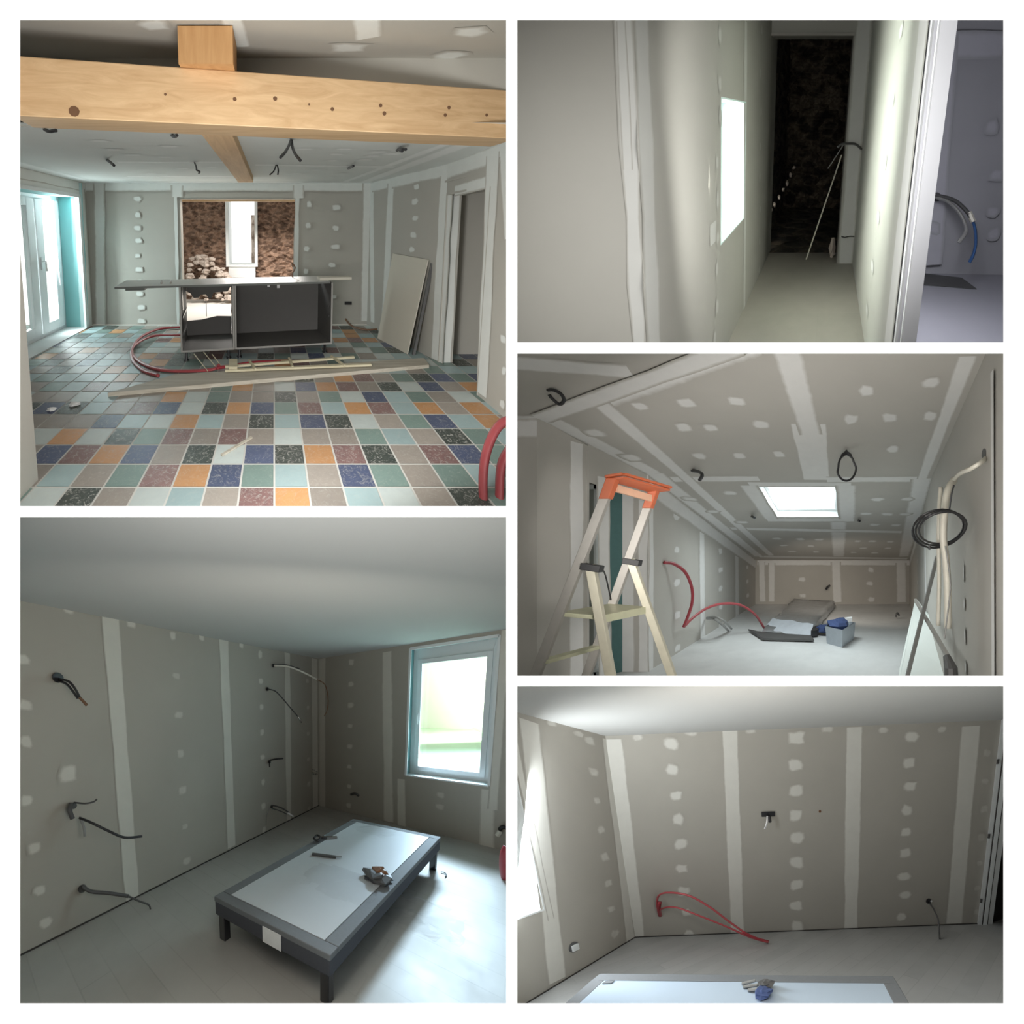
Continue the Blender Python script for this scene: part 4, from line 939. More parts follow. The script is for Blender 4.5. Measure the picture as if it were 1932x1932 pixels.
for j in range(N_ + 1):
    tt = j / N_; r_ = []
    a0, b0 = pk[0].lerp(pk[3], tt), pk[1].lerp(pk[2], tt); a1, b1 = top[0].lerp(top[3], tt), top[1].lerp(top[2], tt)
    for k_ in range(13):
        if k_ <= 3: p = a0.lerp(a1, k_ / 3)
        elif k_ <= 9: p = a1.lerp(b1, (k_ - 3) / 6)
        else: p = b1.lerp(b0, (k_ - 9) / 3)
        p = p + Vector((random.uniform(-.02, .02), random.uniform(-.04, .04), random.uniform(-.012, .012) if 0 < k_ < 12 else 0))
        r_.append(m.vert(p))
    rows.append(r_)
for j in range(N_):
    for k_ in range(12): m.face([rows[j][k_], rows[j + 1][k_], rows[j + 1][k_ + 1], rows[j][k_ + 1]])
m.face(rows[0]); m.face(rows[-1][::-1])
m.build('wrapping', 'wrap', t, smooth=True)
m = MB(A); q = [Vector(p) for p in [(-1.5343,5.9313,0.0300),(-0.6453,5.5550,0.0200),(-0.6377,5.8810,0.1700),(-1.4376,6.3134,0.1700)]]
g = [[m.vert(q[0].lerp(q[1], i / 8).lerp(q[3].lerp(q[2], i / 8), j / 4) + Vector((0, -.03 + random.uniform(-.02, .02), random.uniform(-.01, .01)))) for i in range(9)] for j in range(5)]
for j in range(4):
    for i in range(8): m.face([g[j][i], g[j][i + 1], g[j + 1][i + 1], g[j + 1][i]])
m.build('folded_end', 'wrap_light', t, smooth=True)
m = MB(A); m.prism([(-1.7853,5.9717,0.0200),(-1.3719,5.3678,0.0200),(-0.5673,5.3081,0.0200),(-0.6453,5.5550,0.0200),(-1.4711,5.7558,0.0200)], (0, 0, .03)); m.build('loose_edge', 'darkgrey', t)
m = MB(A); m.obox(Vector((-0.6447,5.5498,0.0300)), (.10, .05, 0), (.0, .35, 0), (0, 0, .09)); m.build('open_end', 'black', t)
t = thing(A, 'crate', (-0.1648,5.3208,0.0000), 'grey open crate filled with dark cloths right of the wrapped package', 'crate')
a_, b_, c_, d_ = [Vector(p) for p in [(-0.3668,5.2629,0.0000),(-0.1250,5.0436,0.0000),(0.0511,5.5022,0.0000),(-0.2382,5.6963,0.0000)]]
for p, q in ((a_, b_), (b_, c_), (c_, d_), (d_, a_)):
    m = MB(A); ctr = (a_ + c_) / 2; op, oq = (p - ctr) * 1.12 + ctr, (q - ctr) * 1.12 + ctr
    m.poly([p, q, oq + Vector((0, 0, .27)), op + Vector((0, 0, .27))]); m.poly([p * .97 + ctr * .03, q * .97 + ctr * .03, oq * .97 + ctr * .03 + Vector((0, 0, .27)), op * .97 + ctr * .03 + Vector((0, 0, .27))]); m.build('crate_side', 'bucket', t)
m = MB(A); m.poly([a_ + Vector((0, 0, .01)), b_ + Vector((0, 0, .01)), c_ + Vector((0, 0, .01)), d_ + Vector((0, 0, .01))]); m.build('crate_bottom', 'bucket', t)
m = MB(A); m.lump((a_ + c_) / 2 + Vector((-.03, 0, .27)), .17, .17, .09, .25); m.build('dark_cloth', 'bluecloth', label='navy cloth heaped in the grey crate', cat='cloth', smooth=False)
m = MB(A); m.lump(Vector((-0.4397,5.7937,0.1000)), .14, .12, .07, .25); m.build('dark_cloth', 'bluecloth', label='navy cloth lying between the package and the grey crate', cat='cloth')
m = MB(A); m.obox((a_ + c_) / 2 + Vector((.05, .05, .28)), (.13, 0, .02), (0, .1, 0), (0, 0, .06)); m.build('paper_packet', 'paper', label='white packet sticking out of the crate at its right', cat='packet')
# right side: leaning board, bars, pipes, coil

m = MB(A); ba, bb = Vector((.44, 3.35, 0)), Vector((.90, 3.25, 0)); bt0, bt1 = Vector((0.9449,5.0000,0.7255)), Vector((1.0874,3.9000,0.3824))
m.prism([(0.5558,3.9000,0.0985), (.42, 3.2, 0), (.92, 3.2, 0), (1.0717,3.7000,0.2964), (1.0474,4.2000,0.5241), (0.9449,5.0000,0.7255)], (.02, .015, .0))
m.build('leaning_board', 'panel_white', label='pale board leaning against the right attic wall at floor level', cat='board')
m = MB(A); m.bar((0.8837,3.5000,1.3916), (0.5006,3.2000,0.1617), .035, .035); m.build('metal_profile', 'grey_tube', label='long grey metal profile leaning diagonally in front of the pale board', cat='bar')
m = MB(A); m.bar((0.7389,3.9100,0.8822), (0.7505,2.5500,0.6310), .03, .03); m.build('metal_profile', 'steel', label='metal profile crossing behind the long grey one, falling to the right', cat='bar')
m = MB(A); m.tube([(0.7346,2.4700,0.1609),(0.7348,2.5100,0.6058),(0.7233,2.5800,0.6688)], (.07, .028), smooth=False, n=10); m.build('grey_sleeve', 'darkgrey', label='thick dark grey sleeve end standing at the bottom right of the attic room', cat='sleeve')
PG = 'cream conduits dropping down the right attic wall'
m = MB(A); m.tube([(0.8276,2.7400,2.0305),(0.7499,2.6600,1.9120),(0.7143,2.6200,1.7029),(0.7102,2.6200,1.5406),(0.7305,2.6200,1.3783),(0.7427,2.6200,1.1348),(0.7427,2.6200,0.8710)], .030, seg=8); m.build('cream_conduit', 'cream', label='thickest cream conduit dropping down the right attic wall through the black coil', cat='conduit', smooth=True)
m = MB(A); m.tube([(0.7399,2.8100,1.9788),(0.7165,2.7700,1.8003),(0.7045,2.7400,1.5424),(0.7088,2.7400,1.2029),(0.7003,2.7400,0.8634)], .018, seg=8); m.build('cream_conduit', 'cream', label='thinner cream conduit left of the thickest one', cat='conduit', smooth=True)
m = MB(A); m.tube([(0.9400,2.3613,2.1145),(0.8539,2.2500,2.0472),(0.7946,2.2800,2.0121),(0.7792,2.4300,2.0157),(0.8035,2.6600,2.0150)], .016, seg=8); m.build('cream_conduit', 'cream', label='cream strap-like conduit rising right to a hole high in the attic wall', cat='conduit', smooth=True)
m = MB(A); m.tube([(0.7581,2.5100,1.9471),(0.7387,2.5100,1.8694),(0.7232,2.5100,1.7527)], .006); m.build('thin_cable', 'black', label='thin black cable arching down to the black coil', cat='cable')
m = MB(A); m.tube([(0.6959,2.5100,1.5000),(0.7193,2.5100,1.3445),(0.7309,2.5100,1.1890),(0.7076,2.5100,0.9751),(0.6882,2.5100,0.8196)], .006); m.build('thin_cable', 'grey_tube', label='thin grey cable hanging below the coil beside the thick conduit', cat='cable')
m = MB(A); m.disc((0.9300,2.3453,2.1321), (0, 1, 0), (0, 0, 1), .035, n=12, depth=Vector((-.02, 0, 0))); m.build('wall_socket', 'darkgrey', label='round dark hole high in the right attic wall', cat='socket')
m = MB(A)
import math as _m
for k_, (cx, cy, rx, ry, dd) in enumerate(((1771, 999, 45, 30, 0), (1769, 1000, 47, 33, .04), (1773, 998, 42, 27, -.03), (1768, 997, 46, 31, .02))):
    pts = []
    for i in range(25):
        an = 2 * _m.pi * i / 24; yy = 2.55 - .12 * _m.sin(an) + dd
        px_, py_ = cx + rx * _m.cos(an), cy - ry * _m.sin(an)
        u0 = Vector((0.6685,2.6000,1.6248)); s0 = 2.55 / 620
        pts.append((u0.x + (px_ - 1771) * s0, yy + .0, u0.z - (py_ - 999) * s0))
    m.tube(pts, .0085, smooth=False, n=6)
m.tube([(0.5995,2.5800,1.5080),(0.5915,2.5800,1.4720)], .010, smooth=False)
m.build('cable_coil', 'black', label='coil of black cable hanging around the cream conduits', cat='cable')
AG = 'cables hanging from the attic ceiling'
m = MB(A); pts = [Vector((-0.0449,3.6238,2.4655))]
for i in range(1, 16):
    an = _m.pi / 2 + 2 * _m.pi * i / 16; pts.append(Vector((-.05 + .0, 3.3, 2.2)) + Vector((.115 * _m.cos(an), 0, .155 * _m.sin(an))))
base_ = Vector((-0.0434,3.5000,2.3024)); pts = [base_ + Vector((.098 * _m.cos(_m.pi / 2 + 2 * _m.pi * i / 16) * (.85 if _m.sin(_m.pi / 2 + 2 * _m.pi * i / 16) > 0 else 1), 0, .135 * _m.sin(_m.pi / 2 + 2 * _m.pi * i / 16))) for i in range(17)]
m.tube(pts, .011); m.tube([base_ + Vector((-.05, 0, .115)), base_ + Vector((0, 0, .15)), base_ + Vector((.05, 0, .115))], .018); m.tube([base_ + Vector((0, 0, .15)), Vector((-0.0439,3.5401,2.4870))], .012, smooth=False)
m.build('cable_loop', 'black', label='oval loop of black cable hanging from the attic ceiling right of the roof window', cat='cable', group=AG)
m = MB(A); m.tube([(-2.3222,2.6256,2.6957)] + [Vector(q) - Vector((0, 0, d)) for q, d in zip([(-2.2565,2.5967,2.7027),(-2.2131,2.6120,2.7017),(-2.2270,2.6575,2.6938),(-2.2916,2.6948,2.6855),(-2.3133,2.6527,2.6916),(-2.3200,2.6323,2.6947)], (.02, .04, .06, .07, .05, .03))], .012); m.build('cable_loop', 'black', label='small black cable loop on the flat ceiling at the upper left of the attic room', cat='cable', group=AG)
for pts, l in (([(-1.8415,3.9761,2.3746),(-1.6810,3.7813,2.3200),(-1.5672,3.6134,2.2500),(-1.6089,3.6444,2.2000)], 'dark cable bending down at the ceiling joint above the stepladder'), ([(-1.6029,5.5336,1.9800),(-1.4685,5.2378,1.9300)], 'tiny dark cable stub left of the roof window lower edge'),
               ([(0.0980,6.3241,1.9800),(0.1447,5.4943,1.9000)], 'tiny dark cable stub right of the roof window lower edge'), ([(-7.6200,38.7351,1.3800),(-4.8400,25.8234,1.3400)], 'tiny dark cable stub near the far end of the ceiling, left half'),
               ([(0.2083,13.4497,1.2500),(0.3446,13.9049,1.2200),(0.5091,16.4331,1.2200)], 'tiny dark cable stub near the far end of the ceiling, right half')):
    MB(A).tube(pts, .018).build('ceiling_cable', 'black', label=l, cat='cable', group=AG)
m = MB(A); m.tube([(-0.5421,8.7500,0.4835),(-0.5861,8.6000,0.4609),(-0.6128,8.6000,0.4077)], .03); m.build('wall_cable', 'black', label='dark cable stub on the far attic knee wall', cat='cable')
m = MB(A); p = Vector((0.9198,6.9858,0.0500)); m.tube([p, p + Vector((.03, 0, .08)), p + Vector((.08, .1, .02))], .02); m.build('floor_cable', 'darkgrey', label='small dark cable end on the far right of the attic floor', cat='cable')

# ================================================================== BEDROOM (bottom left)
BX, BY, BZ = -2.38, 3.89, 2.165
f = MB(B); f.poly([(BX, .0, 0), (3, -.6, 0), (3, BY, 0), (BX, BY, 0)]); f.poly([(BX, .05, 0), (BX, -1.5, 0), (3, -1.5, 0), (3, .05, 0)]); struct(f, 'floor_bedroom', 'floor_B')
c = MB(B); c.poly([(BX, -1.5, BZ), (BX, BY, BZ), (3, BY, BZ), (3, -1.5, BZ)]); struct(c, 'ceiling_bedroom', 'smooth')
w = MB(B); w.poly([(BX, -1.5, 0), (BX, BY, 0), (BX, BY, 2.3), (BX, -1.5, 2.3)]); n_ = (1, 0, 0)
for a, b, wd in (((-2.3800,0.9020,2.1890), (-2.3800,0.8895,0.0009), .115), ((-2.3800,2.0178,2.1649), (-2.3800,2.0168,0.0302), .11), ((-2.3800,3.1017,2.1601), (-2.3800,3.0871,0.0060), .11), ((-2.3800,3.7561,2.1515), (-2.3800,3.7766,-0.0189), .15)): w.band(a, b, wd, n_, .25)
w.dabs([(-2.3800,0.6232,2.1683),(-2.3800,1.0599,2.1582),(-2.3800,1.4252,2.1188),(-2.3800,1.7366,2.1501),(-2.3800,2.2679,2.1563)], n_, .08, .07, .8)
w.dabs([(-2.3800,0.5204,1.0969)], n_, .10, .15, .9); w.dabs([(-2.3800,0.2757,0.9739),(-2.3800,0.2857,0.6599),(-2.3800,0.2856,0.3719),(-2.3800,0.3013,0.1395),(-2.3800,0.3300,1.5572),(-2.3800,0.3124,1.3326),(-2.3800,0.3469,1.8244)], n_, .075, .075, .8)
w.column((-2.3800,1.4391,1.7916), (-2.3800,1.4302,0.1062), 6, n_, .08, .08, .6, 0); w.column((-2.3800,2.5756,2.0864), (-2.3800,2.5657,0.0491), 8, n_, .085, .085, .75, 0)
w.column((-2.3800,3.5710,1.8390), (-2.3800,3.5964,0.0374), 6, n_, .09, .09, .5, 0)
struct(w, 'wall_bedroom_left', 'board_B')
m = MB(B); m.box(BX - .002, BX + .003, -1.4, BY, .0, .012); struct(m, 'trim_6', 'gap')
WX0, WX1, WZ0, WZ1 = -1.105, -.27, .64, 2.12
w = MB(B); panel_holes(w, (BX, BY, 0), (1, 0, 0), (0, 0, 1), 5.4, 2.3, [(WX0 - BX, WX1 - BX, WZ0, WZ1)]); nb = (0, -1, 0)
w.band((BX + .05, BY, 0), (BX + .05, BY, 2.16), .12, nb, .3); w.band((-1.3809,3.8900,2.1197), (-1.2995,3.8900,0.0128), .13, nb); w.band((-1.1568,3.8900,0.5854), (-1.1300,3.8900,-0.0142), .11, nb); w.band((-0.2753,3.8900,0.6003), (-0.2467,3.8900,-0.0471), .14, nb)
w.band((-.22, BY, .4), (-.22, BY, 2.16), .08, nb); w.column((-1.8608,3.8900,2.0517), (-1.8740,3.8900,0.1044), 8, nb, .085, .08, .75, 0); w.dabs([(-0.7066,3.8900,0.4670),(-0.7113,3.8900,0.3306)], nb, .1, .08, .6)
struct(w, 'wall_bedroom_window', 'board_B')
w = MB(B); D = BY + .16
w.box(WX0 - .01, WX0, BY, D + .04, WZ0, WZ1); w.box(WX1, WX1 + .01, BY, D + .04, WZ0, WZ1); w.box(WX0, WX1, BY, D + .04, WZ1, WZ1 + .01)
struct(w, 'wall_window_reveal', 'teal')
w = MB(B); w.box(WX0, WX1, BY - .01, D + .04, WZ0 - .01, WZ0 + .006); w.box(WX0 - .012, WX0 + .012, BY - .008, BY + .02, WZ0, WZ1); w.box(WX0, WX1, BY - .008, BY + .02, WZ1 - .02, WZ1 + .01); w.box(WX1 - .01, WX1 + .012, BY - .008, BY + .02, WZ0, WZ1)
struct(w, 'window_4', 'reveal')
t = thing(B, 'bedroom_window', (-.69, D, WZ0), 'white framed window with a view of bright lawn in the wall behind the bed base', 'window')
m = MB(B); fr_ = .05
m.box(WX0, WX0 + fr_, D, D + .05, WZ0, WZ1); m.box(WX1 - fr_, WX1, D, D + .05, WZ0, WZ1); m.box(WX0 + fr_, WX1 - fr_, D, D + .05, WZ0, WZ0 + .05); m.box(WX0 + fr_, WX1 - fr_, D, D + .05, WZ1 - .12, WZ1); m.build('outer_frame', 'pvc', t, bevel=.004)
m = MB(B); g0, g1 = WX0 + fr_, WX1 - fr_
m.box(g0, g0 + .05, D - .02, D + .03, WZ0 + .05, WZ1 - .12); m.box(g1 - .05, g1, D - .02, D + .03, WZ0 + .05, WZ1 - .12); m.box(g0 + .05, g1 - .05, D - .02, D + .03, WZ0 + .05, WZ0 + .10); m.box(g0 + .05, g1 - .05, D - .02, D + .03, WZ1 - .17, WZ1 - .12); m.build('sash', 'pvc', t, bevel=.004)
MB(B).box(g0 + .05, g1 - .05, D + .005, D + .01, WZ0 + .10, WZ1 - .17).build('glass_pane', 'glass', t)
m = MB(B); m.box(g0 + .012, g0 + .036, D - .035, D - .02, 1.28, 1.38); m.bar((g0 + .024, D - .04, 1.36), (g0 + .03, D - .055, 1.25), .016, .016); m.build('window_handle', 'pvc', t)
# garden outside
m = MB(B); m.poly([(-9, BY + .4, .55), (4, BY + .4, .55), (4, 14, .75), (-9, 14, .75)]); m.build('garden_lawn', 'lawn', kind='structure')
m = MB(B); panel_holes(m, (-9, 11, .6), (1, .0, 0), (0, 0, 1), 13, 2.2, []); m.build('neighbour_house', 'house', label='pale house wall seen brightly through the bedroom window beyond the lawn', cat='house')
m = MB(B); m.lump((-.75, 9.5, .85), .3, .2, .2, .3); m.build('shrub', 'lawn', label='small green shrub on the lawn seen through the bedroom window', cat='shrub')
# bed base
bz = .30
bq = [Vector((-1.50, 1.10, 0)), Vector((-1.37, 2.99, 0)), Vector((-.53, 3.10, 0)), Vector((-.67, 1.20, 0))]
bl, br_, bfr, bnr = bq[0], bq[1], bq[2], bq[3]
eu = (bnr - bl); eu = eu / eu.length; ev = (br_ - bl); ev = ev / ev.length; LU, LV = .835, 1.87
def bp(a, b, z): return bl + eu * a + ev * b + Vector((0, 0, z))
t = thing(B, 'bed_base', bp(LU / 2, LV / 2, 0), 'dark grey single bed base with a pale top standing on short legs below the window', 'bed')
m = MB(B); zb, zt = .175, .297
m.obox(bp(0, 0, zb), eu * LU, ev * LV, (0, 0, zt - zb), 0); m.build('box_frame', 'bed_side', t, bevel=.012)
m = MB(B); bw = .075
m.obox(bp(-.002, -.002, zt - .03), eu * (LU + .004), ev * bw, (0, 0, .036)); m.obox(bp(-.002, LV - bw + .002, zt - .03), eu * (LU + .004), ev * bw, (0, 0, .036))
m.obox(bp(-.002, bw, zt - .03), eu * bw, ev * (LV - 2 * bw), (0, 0, .036)); m.obox(bp(LU - bw + .002, bw, zt - .03), eu * bw, ev * (LV - 2 * bw), (0, 0, .036)); m.build('fabric_border', 'bed_edge', t, bevel=.006)
m = MB(B); m.obox(bp(bw, bw, zt - .02), eu * (LU - 2 * bw), ev * (LV - 2 * bw), (0, 0, .028)); m.build('top_cover', 'bed_top', t)
for a, b in ((.015, .015), (LU - .065, .015), (.015, LV - .065), (LU - .065, LV - .065)): m = MB(B); m.obox(bp(a, b, 0), eu * .05, ev * .05, (0, 0, .18)); m.build('leg', 'bed_leg', t, bevel=.004)
m = MB(B); m.obox(bp(.41, -.006, .178), eu * .13, ev * .004, (0, 0, .095)); lb = m.build('label_tag', 'paper', t)
m = MB(B)
for i, (a, w_) in enumerate(((.43, .05), (.49, .03), (.43, .09))): m.obox(bp(a, -.008, .25 - i * .018), eu * w_, ev * .001, (0, 0, .006))
for i in range(9): m.obox(bp(.44 + i * .009, -.008, .190), eu * (.003 + .002 * (i % 3)), ev * .001, (0, 0, .018))
m.build('label_print', 'darkgrey', lb).location = (0, 0, 0)
# things on the bed base
zz = zt + .010
t = thing(B, 'tape_cutter', (-1.3939,2.3541,0.3000), 'small silver clamp-like tool near the far left edge of the bed base', 'tool')
MB(B).tube([(-1.4226,2.2285,0.3250),(-1.4358,2.3060,0.3250),(-1.3881,2.2859,0.3250),(-1.3686,2.2164,0.3250),(-1.4069,2.2129,0.3250)], .010).build('tool_head', 'black', t); MB(B).bar((-1.3940,2.2956,0.3200), (-1.2752,2.4082,0.3150), .022, .014, (0, 1, 0)).build('tool_handle', 'chrome', t)
t = thing(B, 'utility_knife', (-1.1895,2.0528,0.3050), 'dark utility knife lying across the middle of the pale bed top', 'knife')
MB(B).bar((-1.2877,1.9913,0.3150), (-1.1067,2.0742,0.3150), .026, .016, (0, 1, 0)).build('knife_body', 'darkgrey', t, bevel=.004); MB(B).bar((-1.1067,2.0742,0.3150), (-1.0697,2.1052,0.3150), .014, .003, (0, 1, 0)).build('blade', 'chrome', t)
t = thing(B, 'work_glove', (-0.7505,2.0223,0.3050), 'crumpled dark grey work gloves on the right edge of the pale bed top', 'gloves')
MB(B).lump((-0.7334,1.9959,0.3350), .10, .085, .035, .28).build('glove_body', 'darkgrey', t)
MB(B).lump((-0.7317,2.0200,0.3600), .055, .05, .03, .3).build('glove_cuff', 'copper', t)
for q in ((-0.7795,1.9471,0.3200), (-0.7381,1.9401,0.3200), (-0.6921,1.9876,0.3200), (-0.6698,2.0403,0.3200)): MB(B).lump(q, .035, .018, .014, .2).build('finger', 'black', t)
def film(room, name, c, rx, ry, h, label, seed):
    rr = random.Random(seed); m = MB(room); n1_, n2_ = 11, 9; g = []
    c = Vector(c)
    for j in range(n2_):
        row = []
        for i in range(n1_):
            u_, v_ = i / (n1_ - 1) * 2 - 1, j / (n2_ - 1) * 2 - 1; d_ = max(0, 1 - u_ * u_ - v_ * v_)
            row.append(m.vert(c + Vector((u_ * rx + rr.uniform(-.02, .02), v_ * ry + rr.uniform(-.02, .02), .004 + h * d_ * rr.uniform(.2, 1.2)))))
        g.append(row)
    for j in range(n2_ - 1):
        for i in range(n1_ - 1):
            u_, v_ = (i + .5) / (n1_ - 1) * 2 - 1, (j + .5) / (n2_ - 1) * 2 - 1
            if u_ * u_ + v_ * v_ > 1.15 + rr.uniform(-.2, .2): continue
            m.face([g[j][i], g[j][i + 1], g[j + 1][i + 1]]); m.face([g[j][i], g[j + 1][i + 1], g[j + 1][i]])
    m.build(name, 'clear_film', label=label, cat='plastic')
film(B, 'plastic_film', (-0.5367,2.2745,0.0000), .30, .20, .09, 'crumpled clear plastic bag on the floor right of the bed base', 3)
film(B, 'plastic_film', (-1.1081,2.8092,0.3050), .22, .12, .03, 'loose clear plastic film lying on the far end of the bed top', 4)
film(B, 'plastic_film', (-0.9268,1.7869,0.3050), .25, .18, .012, 'thin clear plastic film spread over the near middle of the bed top', 6)
m = MB(B); m.tube([(-0.5116,2.9936,0.0100),(-0.4876,3.0025,0.0100),(-0.4658,2.9759,0.0100),(-0.4661,2.9316,0.0100)], .005); m.build('wire_offcut', 'darkgrey', label='tiny dark wire offcut on the floor by the far right bed leg', cat='wire')
# cables on the bedroom walls
WG2 = 'cables sticking out of the left bedroom wall'
def outlet(room, name, at_, nrm, r, label, tubes, group=None, body='black', dep=.012):
    t = thing(room, name, at_, label, 'cable', group); p = Vector(at_); n = Vector(nrm).normalized()
    u_ = Vector((0, 0, 1)).cross(n)
    MB(room).disc(p, u_, (0, 0, 1), r, n=12, depth=n * dep).build('wall_hole', body, t)
    for pts, rad, mat in tubes: MB(room).tube(pts, rad, n=6).build('cable', mat, t, smooth=True)
    return t
outlet(B, 'wall_cable', (-2.3750,0.5206,1.7270), (1, 0, 0), .032, 'double black cable curving down from a round hole, topmost on the near left wall', [([(-2.3600,0.5258,1.7193),(-2.3000,0.5656,1.6997),(-2.2600,0.5885,1.6512),(-2.2500,0.6064,1.6009)], .008, 'black'), ([(-2.3600,0.5245,1.7059),(-2.3100,0.5541,1.6834),(-2.2700,0.5770,1.6349),(-2.2600,0.5986,1.5912)], .008, 'black'), ([(-2.2500,0.6061,1.5975),(-2.2500,0.6293,1.5705),(-2.2400,0.6438,1.5462)], .010, 'copper')], WG2)
outlet(B, 'wall_cable', (-2.3750,0.5309,0.8747), (1, 0, 0), .022, 'dark cables with one long curved end crossing the joint, middle of the near left wall', [([(-2.3600,0.5361,0.8988),(-2.2800,0.5815,0.8958),(-2.2600,0.6307,0.8984),(-2.2500,0.6534,0.9133)], .006, 'darkgrey'), ([(-2.3600,0.5161,0.8964),(-2.3300,0.4984,0.8560),(-2.3200,0.5070,0.8010)], .016, 'darkgrey'), ([(-2.3300,0.5518,0.7929),(-2.2500,0.6015,0.7637),(-2.1800,0.6891,0.6940),(-2.1400,0.7804,0.6285),(-2.1200,0.9017,0.6006)], .009, 'black'), ([(-2.3300,0.5577,0.7837),(-2.3000,0.5651,0.7325),(-2.2900,0.5632,0.6681)], .010, 'grey_tube')], WG2, 'darkgrey')
outlet(B, 'wall_cable', (-2.3750,0.5323,0.2702), (1, 0, 0), .028, 'thick dark cable low on the near left wall reaching over the floor edge', [([(-2.3600,0.5303,0.2933),(-2.3200,0.5751,0.2482),(-2.2600,0.6745,0.2125),(-2.2000,0.7965,0.1526)], .013, 'darkgrey'), ([(-2.2000,0.7851,0.1625),(-2.1700,0.8583,0.0962),(-2.1500,0.9229,0.0415),(-2.1500,0.9371,-0.0053)], .007, 'darkgrey')], WG2, 'darkgrey')
outlet(B, 'wall_cable', (-2.3750,2.7994,1.9822), (1, 0, 0), .022, 'pale taped cable arching from high on the far left wall into the corner', [([(-2.3600,2.8021,1.9808),(-2.2500,2.9613,1.9689),(-2.1600,3.1806,1.9001),(-2.1000,3.4045,1.8232)], .011, 'cream'), ([(-2.3600,2.8025,1.9929),(-2.2800,2.9462,1.9894),(-2.2000,3.1199,1.9504)], .009, 'darkgrey'), ([(-2.1000,3.3780,1.8285),(-2.0500,3.4981,1.7638),(-2.0300,3.5491,1.5894),(-2.0300,3.5215,1.4407),(-2.0400,3.4687,1.3678)], .006, 'copper')], WG2)
outlet(B, 'wall_cable', (-2.3750,2.6801,1.7099), (1, 0, 0), .022, 'dark cable curving down just below the pale taped one on the far left wall', [([(-2.3600,2.6828,1.7091),(-2.2800,2.7481,1.6698),(-2.2000,2.8853,1.5084),(-2.1600,3.0193,1.3791)], .008, 'darkgrey'), ([(-2.1600,3.0193,1.3791),(-2.1500,3.0862,1.3056)], .010, 'chrome')], WG2)
outlet(B, 'wall_cable', (-2.3750,2.6905,0.8566), (1, 0, 0), .020, 'short black cable stubs at mid height on the far left wall', [([(-2.3600,2.6944,0.8767),(-2.2800,2.7247,0.8928),(-2.2600,2.8275,0.8865)], .010, 'black'), ([(-2.3600,2.6735,0.8606),(-2.3300,2.6474,0.8043)], .008, 'black')], WG2)
outlet(B, 'wall_cable', (-2.3750,2.7131,0.2941), (1, 0, 0), .020, 'low cable pair with a white tip on the far left wall above the floor', [([(-2.3600,2.6966,0.3216),(-2.2400,2.7434,0.3011),(-2.2000,2.8559,0.2193)], .009, 'darkgrey'), ([(-2.3600,2.6953,0.2819),(-2.2600,2.7454,0.2566),(-2.2100,2.8236,0.2060)], .007, 'darkgrey'), ([(-2.2000,2.8334,0.2189),(-2.1800,2.9198,0.1586)], .011, 'paper'), ([(-2.3600,2.6540,0.2929),(-2.3600,2.5999,0.2089),(-2.3600,2.5861,0.1074)], .004, 'grey_tube')], WG2)
m = MB(B); m.tube([(-1.8382,3.8800,0.2733),(-1.7460,3.8200,0.3183),(-1.6861,3.8100,0.2949)], .016); m.build('wall_cable', 'darkgrey', label='dark cable stub low on the window wall left of the bed base corner', cat='cable', smooth=True)
t = thing(B, 'wall_outlet', (-0.1393,3.8800,0.1985), 'dark cable with a pale tip beside the lower right corner of the window wall', 'outlet')
MB(B).tube([(-0.0936,3.8500,0.2477),(-0.1278,3.8400,0.2585),(-0.1513,3.8400,0.2194)], .018).build('cable', 'black', t, smooth=True); MB(B).tube([(-0.1421,3.8400,0.2107),(-0.1647,3.8400,0.1547)], .022, smooth=False).build('cable_tip', 'cream', t)
m = MB(B); m.tube([(-0.0664,3.3000,0.2658),(-0.0834,3.2800,0.2015),(-0.0781,3.2500,0.0821),(-0.0574,3.2500,-0.0154)], .03); m.build('red_conduit', 'redtube_dark', label='bit of red conduit at the very right edge of the bedroom view', cat='conduit', smooth=True)

# ================================================================== SECOND BEDROOM VIEW (bottom right)
CX, CY, CH = -2.62, 3.44, 2.295
f = MB(C); f.poly([(CX, .2, 0), (3.2, .2, 0), (3.2, CY + .01, 0), (CX, CY + .01, 0)]); f.poly([(1.5, CY, 0), (3.5, CY, 0), (3.5, 6, 0), (1.5, 6, 0)]); struct(f, 'floor_second_bedroom', 'floor_C')
c = MB(C); c.poly([(CX, -.5, CH), (CX, CY, CH), (3.6, CY, CH), (3.6, -.5, CH)]); struct(c, 'ceiling_second_bedroom', 'smooth')
w = MB(C); nb = (0, -1, 0); w.poly([(CX, CY, 0), (1.56, CY, 0), (1.56, CY, 2.4), (CX, CY, 2.4)])
for a, b, wd in (((-2.5371,3.4400,2.2579), (-2.5894,3.4400,0.0030), .17), ((-1.3263,3.4400,2.3059), (-1.3922,3.4400,-0.0988), .16), ((-0.0343,3.4400,2.2831), (-0.0286,3.4400,-0.0533), .16), ((1.1804,3.4400,2.2477), (1.2106,3.4400,0.0177), .19)): w.band(a, b, wd, nb, .3)
w.column((-1.9535,3.4400,2.1989), (-1.9816,3.4400,0.0321), 9, nb, .13, .12, .9, .015); w.column((-0.6414,3.4400,2.2016), (-0.6844,3.4400,0.0587), 9, nb, .15, .14, 1.0, .01)
w.column((0.5675,3.4400,2.1662), (0.5810,3.4400,0.1274), 9, nb, .14, .12, .9, .02); w.column((1.3775,3.4400,1.9756), (1.4626,3.4400,0.1575), 7, nb, .10, .10, .4, .01)
